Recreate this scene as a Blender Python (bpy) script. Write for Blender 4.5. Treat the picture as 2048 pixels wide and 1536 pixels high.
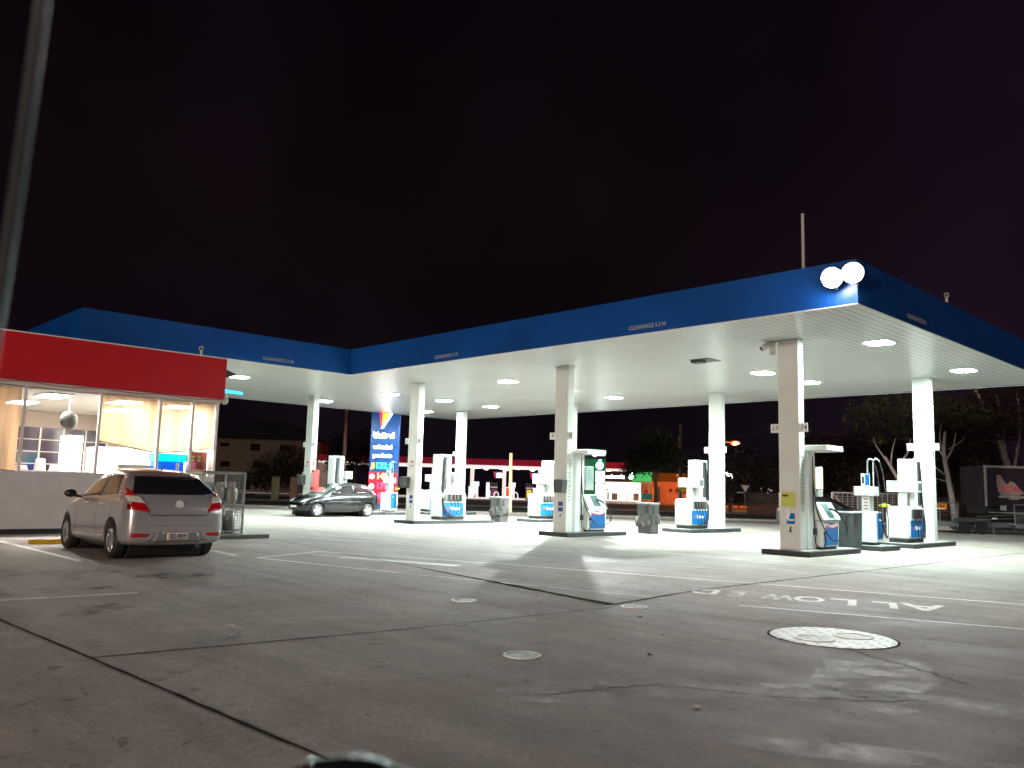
import bpy, bmesh, math, random
from mathutils import Vector, Matrix
from mathutils.bvhtree import BVHTree
R = math.radians
random.seed(7)
sc = bpy.context.scene
for o in list(bpy.data.objects): bpy.data.objects.remove(o)
COL = sc.collection

# ------------------------------------------------------------------ camera
YAW, PITCH, ROLL, CAMH = 0.8063, 0.1241, 0.0276, 1.455
fw = Vector((-math.sin(YAW)*math.cos(PITCH), math.cos(YAW)*math.cos(PITCH), math.sin(PITCH)))
rt = Vector((math.cos(YAW), math.sin(YAW), 0)); up = rt.cross(fw)
r2 = rt*math.cos(ROLL)+up*math.sin(ROLL); u2 = -rt*math.sin(ROLL)+up*math.cos(ROLL)
cd = bpy.data.cameras.new('camera'); cam = bpy.data.objects.new('camera', cd); COL.objects.link(cam)
cd.sensor_width = 36; cd.lens = 29.075; cd.clip_start = .05; cd.clip_end = 3000
m = Matrix((r2, u2, -fw)).transposed().to_4x4(); m.translation = (0, 0, CAMH); cam.matrix_world = m
cd.dof.use_dof = True; cd.dof.focus_distance = 22; cd.dof.aperture_fstop = 2.4
sc.camera = cam
FD = Vector((-math.sin(YAW), math.cos(YAW), 0)); RD = Vector((math.cos(YAW), math.sin(YAW), 0))
def W(s, D, z=0): return FD*D + RD*s + Vector((0, 0, z))   # a frame square to the far side of the road

# ------------------------------------------------------------------ world, added fill sun, exposure
w = bpy.data.worlds.new('World'); sc.world = w; w.use_nodes = True
nt = w.node_tree; N = nt.nodes; L = nt.links
bg = N['Background']
tc = N.new('ShaderNodeTexCoord'); sx = N.new('ShaderNodeSeparateXYZ'); L.new(tc.outputs['Generated'], sx.inputs[0])
cr = N.new('ShaderNodeValToRGB'); L.new(sx.outputs['Z'], cr.inputs[0])
e = cr.color_ramp.elements; e[0].position = 0; e[0].color = (.0022, .0014, .0026, 1); e[1].position = .75; e[1].color = (.0011, .0005, .0014, 1)
k = cr.color_ramp.elements.new(.3); k.color = (.0023, .0012, .0019, 1)
mr = N.new('ShaderNodeMapRange'); L.new(sx.outputs['X'], mr.inputs['Value']); mr.inputs['From Min'].default_value = -.55; mr.inputs['From Max'].default_value = .1
mx = N.new('ShaderNodeMix'); mx.data_type = 'RGBA'; mx.blend_type = 'ADD'; L.new(mr.outputs[0], mx.inputs['Factor']); L.new(cr.outputs[0], mx.inputs['A']); mx.inputs['B'].default_value = (.0034, .0009, .0040, 1)
nz = N.new('ShaderNodeTexNoise'); nz.inputs['Scale'].default_value = 3.0; nz.inputs['Detail'].default_value = 3; L.new(tc.outputs['Generated'], nz.inputs['Vector'])
mr2 = N.new('ShaderNodeMapRange'); L.new(nz.outputs['Fac'], mr2.inputs['Value']); mr2.inputs['From Min'].default_value = .3; mr2.inputs['From Max'].default_value = .7; mr2.inputs['To Min'].default_value = .7; mr2.inputs['To Max'].default_value = 1.45
L.new(mx.outputs['Result'], bg.inputs['Color']); L.new(mr2.outputs[0], bg.inputs['Strength'])
sd = bpy.data.lights.new('night_fill', 'SUN'); sun = bpy.data.objects.new('night_fill', sd); COL.objects.link(sun)
sd.energy = .07; sd.angle = R(30); sd.color = (1, .80, .64)  # weak warm fill added from behind the camera
sun.rotation_euler = (-Vector((-.66, .58, -.30))).to_track_quat('Z', 'Y').to_euler()
sc.view_settings.view_transform = 'Standard'; sc.view_settings.look = 'None'; sc.view_settings.exposure = .88; sc.view_settings.gamma = 1
sc.cycles.use_denoising = True; sc.cycles.sample_clamp_indirect = 6; sc.cycles.max_bounces = 8; sc.cycles.transparent_max_bounces = 16
sc.cycles.caustics_reflective = False; sc.cycles.caustics_refractive = False
sc.cycles.use_light_tree = True

# ------------------------------------------------------------------ materials
MATS = {}
def mat(name, col, rough=.6, metal=0, emit=None, es=0, noise=0, nscale=3, bump=0, coat=0, spec=.5, alpha=1):
    if name in MATS: return MATS[name]
    m = bpy.data.materials.new(name); m.use_nodes = True; MATS[name] = m
    b = m.node_tree.nodes['Principled BSDF']; n = m.node_tree.nodes; l = m.node_tree.links
    b.inputs['Base Color'].default_value = (*col, 1); b.inputs['Roughness'].default_value = rough; b.inputs['Metallic'].default_value = metal
    b.inputs['Specular IOR Level'].default_value = spec; b.inputs['Coat Weight'].default_value = coat; b.inputs['Coat Roughness'].default_value = .05
    if alpha < 1: b.inputs['Alpha'].default_value = alpha
    if emit: b.inputs['Emission Color'].default_value = (*emit, 1); b.inputs['Emission Strength'].default_value = es
    if noise or bump:
        t = n.new('ShaderNodeTexCoord'); z = n.new('ShaderNodeTexNoise'); z.inputs['Scale'].default_value = nscale; z.inputs['Detail'].default_value = 6
        l.new(t.outputs['Object'], z.inputs['Vector'])
        if noise:
            mm = n.new('ShaderNodeMapRange'); l.new(z.outputs['Fac'], mm.inputs['Value']); mm.inputs['From Min'].default_value = .3; mm.inputs['From Max'].default_value = .7
            mm.inputs['To Min'].default_value = 1-noise; mm.inputs['To Max'].default_value = 1+noise*.6
            v = n.new('ShaderNodeVectorMath'); v.operation = 'SCALE'; v.inputs[0].default_value = col; l.new(mm.outputs[0], v.inputs['Scale']); l.new(v.outputs[0], b.inputs['Base Color'])
        if bump:
            bp = n.new('ShaderNodeBump'); bp.inputs['Strength'].default_value = bump; bp.inputs['Distance'].default_value = .02; l.new(z.outputs['Fac'], bp.inputs['Height']); l.new(bp.outputs[0], b.inputs['Normal'])
    return m
def glass(name, tint, rough=.02, mixf=.12):
    if name in MATS: return MATS[name]
    m = bpy.data.materials.new(name); m.use_nodes = True; MATS[name] = m; n = m.node_tree.nodes; l = m.node_tree.links
    n.remove(n['Principled BSDF']); out = n['Material Output']
    tr = n.new('ShaderNodeBsdfTransparent'); tr.inputs[0].default_value = (*tint, 1); gl = n.new('ShaderNodeBsdfGlossy'); gl.inputs['Roughness'].default_value = rough
    fr = n.new('ShaderNodeLayerWeight'); fr.inputs['Blend'].default_value = mixf; ms = n.new('ShaderNodeMixShader')
    l.new(fr.outputs['Fresnel'], ms.inputs[0]); l.new(tr.outputs[0], ms.inputs[1]); l.new(gl.outputs[0], ms.inputs[2]); l.new(ms.outputs[0], out.inputs[0]); return m
def emis(name, col, s):
    return mat(name, (.02, .02, .02), .5, emit=col, es=s)

M_white = mat('white_paint', (.78, .80, .79), .38, noise=.06, nscale=2)
M_col = mat('column_paint', (.66, .66, .63), .5, noise=.10, nscale=1.3)
M_pump = mat('pump_white', (.76, .80, .79), .35, coat=.3)
M_pumpgrey = mat('pump_grey', (.42, .43, .42), .45, noise=.1)
M_black = mat('black_rubber', (.018, .018, .02), .55)
M_dkgrey = mat('dark_grey', (.06, .062, .065), .5, noise=.2)
M_kerb = mat('island_kerb_black', (.035, .038, .04), .7, noise=.5, nscale=4, bump=.4)
M_kerbtop = mat('island_top', (.30, .30, .28), .8, noise=.3, nscale=5)
M_blue = mat('fascia_blue', (.002, .075, .33), .42, noise=.22, nscale=.6)
M_pblue = mat('panel_blue', (.0, .12, .38), .35)
M_red = mat('fascia_red', (.50, .004, .014), .5, noise=.10, nscale=.8)
M_redp = mat('red_paint', (.6, .02, .02), .4)
M_steel = mat('galvanised_steel', (.42, .44, .44), .4, .8, noise=.2, nscale=8)
M_chrome = mat('chrome', (.75, .75, .77), .12, 1)
M_textw = mat('white_lettering', (.8, .8, .8), .5)
M_textd = mat('dark_lettering', (.05, .03, .03), .6)
M_textr = mat('red_lettering', (.5, .02, .03), .6)
M_lens = emis('canopy_lens', (.78, 1.0, .94), 400)
M_glassd = glass('tinted_glass', (.05, .05, .06), .03, .25)
M_glass = glass('clear_glass', (.93, .95, .95), .01, .08)

def concrete():
    m = bpy.data.materials.new('forecourt_concrete'); m.use_nodes = True; n = m.node_tree.nodes; l = m.node_tree.links; b = n['Principled BSDF']
    t = n.new('ShaderNodeTexCoord')
    def noise(s, d, r=.6, dist=0, vec=None):
        z = n.new('ShaderNodeTexNoise'); z.inputs['Scale'].default_value = s; z.inputs['Detail'].default_value = d; z.inputs['Roughness'].default_value = r; z.inputs['Distortion'].default_value = dist
        l.new(vec or t.outputs['Object'], z.inputs['Vector']); return z.outputs['Fac']
    def mapr(x, a, c, lo, hi):
        q = n.new('ShaderNodeMapRange'); l.new(x, q.inputs['Value']); q.inputs['From Min'].default_value = a; q.inputs['From Max'].default_value = c; q.inputs['To Min'].default_value = lo; q.inputs['To Max'].default_value = hi; return q.outputs[0]
    def mul(a, c):
        q = n.new('ShaderNodeMath'); q.operation = 'MULTIPLY'; l.new(a, q.inputs[0]); l.new(c, q.inputs[1]); return q.outputs[0]
    big = mapr(noise(.16, 5, .6, .6), .32, .68, .82, 1.12); mid = mapr(noise(1.1, 6, .7, 1.2), .3, .7, .82, 1.14); fine = mapr(noise(30, 6, .8), .3, .7, .62, 1.30)
    mp = n.new('ShaderNodeMapping'); mp.inputs['Scale'].default_value = (.25, 2.2, 1); mp.inputs['Rotation'].default_value = (0, 0, .35); l.new(t.outputs['Object'], mp.inputs[0])
    streak = mapr(noise(1.3, 5, .6, .4, mp.outputs[0]), .35, .7, .84, 1.10)
    f = mul(mul(big, mid), mul(fine, streak))
    spots = mapr(noise(2.6, 3, .5, 2.0), .64, .72, 1, .62)   # oil drips
    f = mul(f, spots); f = mul(f, mapr(noise(9, 5, .8), .32, .7, .84, 1.12)); f = mul(f, mapr(noise(95, 3, .9), .35, .65, .70, 1.26))
    v = n.new('ShaderNodeVectorMath'); v.operation = 'SCALE'; v.inputs[0].default_value = (.355, .31, .28); l.new(f, v.inputs['Scale']); l.new(v.outputs[0], b.inputs['Base Color'])
    l.new(mapr(noise(.9, 4), .3, .7, .66, .88), b.inputs['Roughness']); b.inputs['Specular IOR Level'].default_value = .3
    bp = n.new('ShaderNodeBump'); bp.inputs['Strength'].default_value = .35; bp.inputs['Distance'].default_value = .006; l.new(noise(60, 4, .7), bp.inputs['Height']); l.new(bp.outputs[0], b.inputs['Normal'])
    MATS['forecourt_concrete'] = m; return m
M_conc = concrete()
M_asph = mat('asphalt', (.05, .047, .045), .85, noise=.3, nscale=2, bump=.3)
M_grass = mat('grass', (.07, .10, .02), .9, noise=.5, nscale=1.5, bump=.8)
M_earth = mat('earth', (.05, .04, .03), .95, noise=.4, nscale=.5)
M_path = mat('footpath', (.22, .17, .15), .85, noise=.25, nscale=2)
def worn(name, col, amt=.5, sc_=3.):
    m = bpy.data.materials.new(name); m.use_nodes = True; n = m.node_tree.nodes; l = m.node_tree.links; b = n['Principled BSDF']
    t = n.new('ShaderNodeTexCoord'); z = n.new('ShaderNodeTexNoise'); z.inputs['Scale'].default_value = sc_; z.inputs['Detail'].default_value = 10; z.inputs['Roughness'].default_value = .75
    l.new(t.outputs['Object'], z.inputs['Vector']); r = n.new('ShaderNodeMapRange'); l.new(z.outputs['Fac'], r.inputs['Value']); r.inputs['From Min'].default_value = .5-.22*amt-.04; r.inputs['From Max'].default_value = .5+.1
    mxx = n.new('ShaderNodeMix'); mxx.data_type = 'RGBA'; l.new(r.outputs[0], mxx.inputs['Factor']); mxx.inputs['B'].default_value = (*col, 1); mxx.inputs['A'].default_value = (.27, .25, .23, 1)
    l.new(mxx.outputs['Result'], b.inputs['Base Color']); b.inputs['Roughness'].default_value = .6; MATS[name] = m; return m
M_line = worn('worn_white_marking', (.86, .83, .78), .9)
M_line2 = worn('very_worn_marking', (.62, .60, .57), .15, 4)
M_joint = mat('joint_and_shadow', (.006, .0055, .005), 1, spec=.1)
def planks():
    m = bpy.data.materials.new('soffit_planks'); m.use_nodes = True; n = m.node_tree.nodes; l = m.node_tree.links; b = n['Principled BSDF']
    t = n.new('ShaderNodeTexCoord'); s = n.new('ShaderNodeSeparateXYZ'); l.new(t.outputs['Object'], s.inputs[0])
    a = n.new('ShaderNodeMath'); a.operation = 'DIVIDE'; l.new(s.outputs['X'], a.inputs[0]); a.inputs[1].default_value = .2
    fr = n.new('ShaderNodeMath'); fr.operation = 'FRACT'; l.new(a.outputs[0], fr.inputs[0])
    pp = n.new('ShaderNodeMath'); pp.operation = 'PINGPONG'; l.new(a.outputs[0], pp.inputs[0]); pp.inputs[1].default_value = .5
    r = n.new('ShaderNodeMapRange'); l.new(pp.outputs[0], r.inputs['Value']); r.inputs['From Min'].default_value = .03; r.inputs['From Max'].default_value = .08; r.inputs['To Min'].default_value = .30; r.inputs['To Max'].default_value = 1
    z = n.new('ShaderNodeTexNoise'); z.inputs['Scale'].default_value = .5; l.new(t.outputs['Object'], z.inputs['Vector'])
    r3 = n.new('ShaderNodeMapRange'); l.new(z.outputs['Fac'], r3.inputs['Value']); r3.inputs['To Min'].default_value = .86; r3.inputs['To Max'].default_value = 1.05
    mu = n.new('ShaderNodeMath'); mu.operation = 'MULTIPLY'; l.new(r.outputs[0], mu.inputs[0]); l.new(r3.outputs[0], mu.inputs[1])
    v = n.new('ShaderNodeVectorMath'); v.operation = 'SCALE'; v.inputs[0].default_value = (.84, .86, .84); l.new(mu.outputs[0], v.inputs['Scale']); l.new(v.outputs[0], b.inputs['Base Color'])
    b.inputs['Roughness'].default_value = .30
    bp = n.new('ShaderNodeBump'); bp.inputs['Strength'].default_value = .25; bp.inputs['Distance'].default_value = .01; l.new(r.outputs[0], bp.inputs['Height']); l.new(bp.outputs[0], b.inputs['Normal'])
    return m
M_soffit = planks()

# ------------------------------------------------------------------ mesh helpers
class MB:
    def __init__(s): s.v = []; s.f = []
    def add(s, v, f):
        b = len(s.v); s.v += [tuple(p) for p in v]; s.f += [tuple(b+i for i in q) for q in f]; return s
    def box(s, x0, x1, y0, y1, z0, z1, M=None):
        v = [Vector((x, y, z)) for z in (z0, z1) for y in (y0, y1) for x in (x0, x1)]
        if M: v = [M @ p for p in v]
        return s.add(v, [(0, 2, 3, 1), (4, 5, 7, 6), (0, 1, 5, 4), (2, 6, 7, 3), (0, 4, 6, 2), (1, 3, 7, 5)])
    def prism(s, poly, axis, a, b):      # poly in the two other axes
        def P(p, q, c): return {'x': (c, p, q), 'y': (p, c, q), 'z': (p, q, c)}[axis]
        n = len(poly); v = [P(p, q, a) for p, q in poly]+[P(p, q, b) for p, q in poly]
        return s.add(v, [tuple(range(n)), tuple(range(2*n-1, n-1, -1))]+[(i, i+n, (i+1) % n+n, (i+1) % n) for i in range(n)])
    def cyl(s, p0, p1, r0, r1=None, n=10, cap=True):
        r1 = r0 if r1 is None else r1; p0 = Vector(p0); p1 = Vector(p1); d = (p1-p0).normalized()
        a = d.orthogonal().normalized(); b = d.cross(a); v = []
        for p, r in ((p0, r0), (p1, r1)):
            for i in range(n):
                t = 2*math.pi*i/n; v.append(p+a*r*math.cos(t)+b*r*math.sin(t))
        f = [(i, (i+1) % n, (i+1) % n+n, i+n) for i in range(n)]
        if cap: f += [tuple(range(n-1, -1, -1)), tuple(range(n, 2*n))]
        return s.add(v, f)
    def tube(s, pts, r, n=6, smooth=4):
        pts = [Vector(p) for p in pts]
        if smooth > 1 and len(pts) > 2:
            q = []
            for i in range(len(pts)-1):
                a, b, c, d = pts[max(i-1, 0)], pts[i], pts[i+1], pts[min(i+2, len(pts)-1)]
                for k in range(smooth):
                    t = k/smooth; q.append(.5*((2*b)+(c-a)*t+(2*a-5*b+4*c-d)*t*t+(3*b-a-3*c+d)*t**3))
            q.append(pts[-1]); pts = q
        rr = r if isinstance(r, (list, tuple)) else None
        v = []; f = []; prev = None
        for i, p in enumerate(pts):
            d = (pts[min(i+1, len(pts)-1)]-pts[max(i-1, 0)]).normalized()
            a = (prev-d*prev.dot(d)).normalized() if prev and (prev-d*prev.dot(d)).length > 1e-4 else d.orthogonal().normalized()
            prev = a; b = d.cross(a); ra = r if rr is None else rr[0]+(rr[1]-rr[0])*i/(len(pts)-1)
            for k in range(n):
                t = 2*math.pi*k/n; v.append(p+a*ra*math.cos(t)+b*ra*math.sin(t))
        m_ = len(pts)
        for i in range(m_-1):
            for k in range(n): f.append((i*n+k, i*n+(k+1) % n, (i+1)*n+(k+1) % n, (i+1)*n+k))
        f += [tuple(range(n-1, -1, -1)), tuple(range((m_-1)*n, m_*n))]
        return s.add(v, f)
    def lathe(s, prof, c=(0, 0, 0), n=16, cap=True):   # prof [(r,z)...]
        v = []; f = []
        for r, z in prof:
            for i in range(n):
                t = 2*math.pi*i/n; v.append((c[0]+r*math.cos(t), c[1]+r*math.sin(t), c[2]+z))
        for j in range(len(prof)-1):
            for i in range(n): f.append((j*n+i, j*n+(i+1) % n, (j+1)*n+(i+1) % n, (j+1)*n+i))
        if cap: f += [tuple(range(n-1, -1, -1)), tuple(range((len(prof)-1)*n, len(prof)*n))]
        return s.add(v, f)
    def ell(s, c, r, n=12, m_=8, M=None):
        v = []; f = []
        for j in range(m_+1):
            ph = math.pi*j/m_
            for i in range(n):
                t = 2*math.pi*i/n; p = Vector((r[0]*math.sin(ph)*math.cos(t), r[1]*math.sin(ph)*math.sin(t), r[2]*math.cos(ph)))
                v.append((M @ p if M else p)+Vector(c))
        for j in range(m_):
            for i in range(n): f.append((j*n+i, (j+1)*n+i, (j+1)*n+(i+1) % n, j*n+(i+1) % n))
        return s.add(v, f)
    def xf(s, M): s.v = [tuple(M @ Vector(p)) for p in s.v]; return s
    def build(s, name, m, parent=None, bevel=0, smooth=False, seg=2):
        me = bpy.data.meshes.new(name); me.from_pydata(s.v, [], s.f)
        bm = bmesh.new(); bm.from_mesh(me); bmesh.ops.recalc_face_normals(bm, faces=bm.faces); bm.to_mesh(me); bm.free()
        if m: me.materials.append(m)
        o = bpy.data.objects.new(name, me); COL.objects.link(o)
        if parent: o.parent = parent
        if bevel:
            b = o.modifiers.new('b', 'BEVEL'); b.width = bevel; b.segments = seg; b.limit_method = 'ANGLE'; b.angle_limit = R(40)
        if smooth:
            for p in me.polygons: p.use_smooth = True
        return o
def box(*a, M=None): return MB().box(*a, M=M)
def tag(o, label=None, cat=None, group=None, kind=None):
    if label: o['label'] = label
    if cat: o['category'] = cat
    if group: o['group'] = group
    if kind: o['kind'] = kind
    return o
def thing(name, label, cat, loc=(0, 0, 0), rz=0, group=None):
    o = bpy.data.objects.new(name, None); COL.objects.link(o); o.location = loc; o.rotation_euler = (0, 0, rz); o.empty_display_size = .3
    return tag(o, label, cat, group)
def copy_tree(o, parent=None):
    c = o.copy(); COL.objects.link(c); c.parent = parent
    for ch in list(o.children): copy_tree(ch, c)
    return c
def text(body, size, m, name='lettering', parent=None, M=None, ext=.004, align='CENTER', offset=0, shear=0, sx=1):
    cu = bpy.data.curves.new(name, 'FONT'); cu.body = body; cu.size = size; cu.extrude = ext; cu.align_x = align; cu.align_y = 'CENTER'; cu.offset = offset; cu.shear = shear; cu.resolution_u = 3
    to = bpy.data.objects.new(name, cu); COL.objects.link(to); dg = bpy.context.evaluated_depsgraph_get()
    me = bpy.data.meshes.new_from_object(to.evaluated_get(dg)); bpy.data.objects.remove(to); bpy.data.curves.remove(cu)
    me.materials.clear(); me.materials.append(m); me.name = name
    me.transform(Matrix.Diagonal((sx, 1, 1, 1)))
    if M: me.transform(M)
    o = bpy.data.objects.new(name, me); COL.objects.link(o)
    if parent: o.parent = parent
    return o
def TM(loc, xdir, ydir):
    x = Vector(xdir).normalized(); y = Vector(ydir).normalized(); z = x.cross(y)
    mm = Matrix((x, y, z)).transposed().to_4x4(); mm.translation = loc; return mm
FACE_MY = lambda p: TM(p, (1, 0, 0), (0, 0, 1))    # reads from -Y
FACE_PX = lambda p: TM(p, (0, 1, 0), (0, 0, 1))    # reads from +X

# ------------------------------------------------------------------ ground, road, markings
def sheet(name, pts, z, m, cuts=0):
    mb = MB(); n = len(pts); mb.add([(p[0], p[1], z) for p in pts], [tuple(range(n))]); return tag(mb.build(name, m), kind='structure')
def WS(l): return [tuple(W(s, D)[:2]) for s, D in l]
sheet('ground', [(-600, -400), (500, -400), (500, 600), (-600, 600)], -.03, M_earth)
sheet('forecourt', WS([(-60, -20), (60, -20), (60, 41), (17, 42), (-60, 44)]), 0, M_conc)
sheet('footpath', WS([(-60, 44.3), (17, 42.3), (60, 41.3), (60, 44), (-60, 47)]), .004, M_path)
sheet('road', WS([(-120, 47.2), (-60, 47.2), (60, 44.2), (120, 44.2), (120, 60), (-120, 60)]), -.012, M_asph)
sheet('verge', WS([(-120, 60.2), (120, 60.2), (120, 82), (-120, 82)]), .0, M_grass)
sheet('far_lot', WS([(-25, 82.2), (40, 82.2), (40, 130), (-25, 130)]), .004, mat('far_concrete', (.3, .29, .26), .7, noise=.2))
def rkerb(name, a, b, h=.12, wd=.15):
    a, b = W(*a), W(*b); d = (b-a).normalized(); n = Vector((-d.y, d.x, 0)); mm = Matrix((d, n, Vector((0, 0, 1)))).transposed().to_4x4(); mm.translation = a
    return tag(box(0, (b-a).length, -wd/2, wd/2, -.02, h, M=mm).build(name, M_path), kind='structure')
rkerb('road_kerb', (-60, 47.1), (60, 44.1), .10); rkerb('road_kerb', (-120, 60.1), (120, 60.1), .13); rkerb('road_kerb', (-25, 82.1), (40, 82.1), .1)
mk = MB(); jt = MB(); wl = MB()
def strip(mb, a, b, w0, w1=None, z=.004, jit=0, n=1):
    w1 = w0 if w1 is None else w1; a = Vector((*a, 0)); b = Vector((*b, 0)); d = (b-a).normalized(); nn = Vector((-d.y, d.x, 0)); v = []
    for i in range(n+1):
        t = i/n; p = a.lerp(b, t)+nn*random.uniform(-jit, jit); ww = (w0+(w1-w0)*t)/2*(1+random.uniform(-.35, .35)*(jit > 0)); v += [p-nn*ww+Vector((0, 0, z)), p+nn*ww+Vector((0, 0, z))]
    mb.add(v, [(2*i, 2*i+2, 2*i+3, 2*i+1) for i in range(n)])
strip(mk, (-20.6, 4.66), (-15.48, 4.72), .12); strip(mk, (-11.3, .3), (-10.95, 4.05), .10); strip(mk, (-20.6, 7.75), (-15.39, 7.5), .10)
strip(mk, (-14.73, 7.6), (-11.28, 8.37), .09); strip(wl, (-11.28, 8.37), (-6.87, 9.6), .09)
strip(mk, (-15.54, 9.44), (-14.73, 7.6), .09); strip(mk, (-15.54, 9.44), (-11.78, 10.95), .09); strip(mk, (-11.78, 10.95), (-7.08, 12.52), .09); strip(mk, (-7.08, 12.52), (2.5, 15.5), .09)
strip(mk, (-5.9, 9.87), (2.5, 13.1), .08); strip(mk, (-14.2, 9.1), (-11.75, 10.02), .30); strip(wl, (-14.9, 8.9), (-14.2, 9.1), .12)
strip(wl, (-19.5, 11.2), (-16.5, 12.4), .09); strip(wl, (-20.5, 12.2), (-17.6, 13.3), .09); strip(wl, (-13.8, 12.0), (-9.2, 14.2), .07)
tag(mk.build('painted_lines', M_line), kind='structure'); tag(wl.build('worn_painted_lines', M_line2), kind='structure')
J = [((-12.15, 9.24), (-6.87, 8.46), .04, .17), ((-24, 11.0), (-12.15, 9.24), .012, .03), ((-6.87, 8.46), (-7.16, 10.9), .055, .045), ((-7.16, 10.9), (-7.05, 30), .04, .04),  # first joint widens: its drop shadow is drawn in as dark strip
     ((-12, 2.12), (-7.27, 2.36), .02, .028), ((-7.27, 2.36), (1.5, 2.75), .03, .03), ((-7.27, 2.36), (-6.92, 5.05), .03, .022), ((-6.92, 5.05), (-6.72, 8.28), .02, .015)]
for a, b, w0, w1 in J: strip(jt, a, b, w0, w1, .0045, .005, max(6, int((Vector(b)-Vector(a)).length*5)))
def crack(pts, w):
    for i in range(len(pts)-1): strip(jt, pts[i], pts[i+1], w, w, .0045, .025, max(5, int((Vector(pts[i+1])-Vector(pts[i])).length*14)))
crack([(-3.75, 8.05), (-3.05, 7.75), (-2.35, 7.35)], .016); crack([(-3.9, 5.3), (-3.1, 5.75), (-2.65, 6.15), (-2.35, 6.5)], .014); crack([(-4.2, 4.4), (-3.9, 5.3)], .014); crack([(-6.2, 8.6), (-4.6, 8.95), (-2.4, 9.6)], .010)
tag(jt.build('slab_joints_and_shadow', M_joint), kind='structure')
# pale worn patch of concrete round the crack, oil stains by the parking bay
def blot(mb, cx, cy, rx, ry, rot, z, n=40):
    v = []; ph = [random.uniform(0, 6.28) for _ in range(6)]
    for i in range(n):
        t = 2*math.pi*i/n; k_ = 1+.22*math.sin(2*t+ph[0])+.14*math.sin(3*t+ph[1])+.10*math.sin(5*t+ph[2])+.07*math.sin(9*t+ph[3])+.05*math.sin(14*t+ph[4])
        x, y = rx*k_*math.cos(t), ry*k_*math.sin(t); v.append((cx+x*math.cos(rot)-y*math.sin(rot), cy+x*math.sin(rot)+y*math.cos(rot), z))
    mb.add(v, [tuple(range(n))])
def stainmat(name, col, a, s_):
    m = bpy.data.materials.new(name); m.use_nodes = True; n = m.node_tree.nodes; l = m.node_tree.links; b = n['Principled BSDF']; b.inputs['Base Color'].default_value = (*col, 1); b.inputs['Roughness'].default_value = .6
    t = n.new('ShaderNodeTexCoord'); z = n.new('ShaderNodeTexNoise'); z.inputs['Scale'].default_value = s_; z.inputs['Detail'].default_value = 8; z.inputs['Roughness'].default_value = .7; l.new(t.outputs['Object'], z.inputs['Vector'])
    r = n.new('ShaderNodeMapRange'); l.new(z.outputs['Fac'], r.inputs['Value']); r.inputs['From Min'].default_value = .42; r.inputs['From Max'].default_value = .68; r.inputs['To Max'].default_value = a; l.new(r.outputs[0], b.inputs['Alpha']); return m
M_oil = stainmat('oil_stain', (.02, .018, .016), .8, 2.5); M_pale = stainmat('pale_worn_concrete', (.56, .51, .47), .85, 2.6)
st = MB()
for a in ((-11.7, 2.9, .30, 1.1, .1), (-13.4, 3.9, .5, .9, .3), (-13.9, 2.6, .5, .9, .2), (-9.8, 3.2, .25, .5, .4), (-12.6, 5.2, .3, .6, 0), (-17.4, 6.1, 1.4, .6, 0)): blot(st, *a, .0042)
tag(st.build('oil_stains', M_oil), kind='structure')
st = MB()
for a in ((-3.45, 5.6, 1.1, .35, .75), (-2.9, 6.9, .5, .9, .5), (-4.1, 4.6, .5, .3, .6), (-1.8, 5.0, .9, .3, .5), (-2.0, 6.6, 1.0, .25, .4)): blot(st, *a, .0032)
tag(st.build('pale_patches', M_pale), kind='structure')
# the word painted for drivers coming the other way
wa = math.atan2(-1.15, -2.68)
for ch, (x, y), mm, h_, sx_ in (('A', (-4.35, 11.97), M_line, .98, .80), ('L', (-4.75, 11.75), M_line, .95, .74), ('L', (-5.23, 11.54), M_line, .95, .80), ('O', (-5.67, 11.38), M_line, .86, .62), ('W', (-6.05, 11.21), M_line2, .90, .46), ('E', (-6.57, 10.97), M_line2, .80, .60), ('D', (-7.0, 10.80), M_line, .82, .72)):
    q = text(ch, h_, mm, 'painted_letter', ext=0, offset=.022, sx=sx_); q.location = (x, y, .0044); q.rotation_euler = (0, 0, wa); q['kind'] = 'structure'

# litter
lt = [(-5.1, 7.1, .05, 0), (-4.6, 6.2, .04, 1), (-2.2, 9.7, .10, 0), (-8.0, 3.9, .07, 2), (-3.3, 5.0, .05, 2), (-6.0, 7.9, .05, 1), (-8.3, 6.0, .05, 2), (-1.9, 7.3, .08, 2), (-7.0, 11.6, .06, 2)]
labs = ['dark scrap of leaf on the concrete between the two small round covers and the big one', 'small dark pebble on the concrete left of the big round cover', 'dark clump of leaves on the concrete at the right edge', 'pale scrap of paper on the concrete between the long joint and the car bay', 'pale chip on the cracked concrete below the big round cover', 'small dark lump on the concrete beside the end of the wide joint', 'reddish leaf on the concrete left of the farther small round cover', 'pale scrap lying on the concrete right of the big round cover', 'pale chip lying near the painted letter at the joint']
for (x, y, s_, k_), lb in zip(lt, labs):
    mb = MB(); n = 7; v = [(math.cos(2*math.pi*i/n)*s_*random.uniform(.5, 1), math.sin(2*math.pi*i/n)*s_*random.uniform(.35, .8), .004+random.uniform(0, .012)) for i in range(n)]
    mb.add(v+[(0, 0, .02)], [(i, (i+1) % n, n) for i in range(n)]); o = mb.build('litter', (mat('leaf_dark', (.03, .025, .02), .9), mat('pebble', (.02, .02, .02), .9), mat('paper_scrap', (.6, .55, .5), .8))[k_]); o.location = (x, y, .002)
    tag(o, lb, 'litter', 'scraps on the forecourt')

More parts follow.
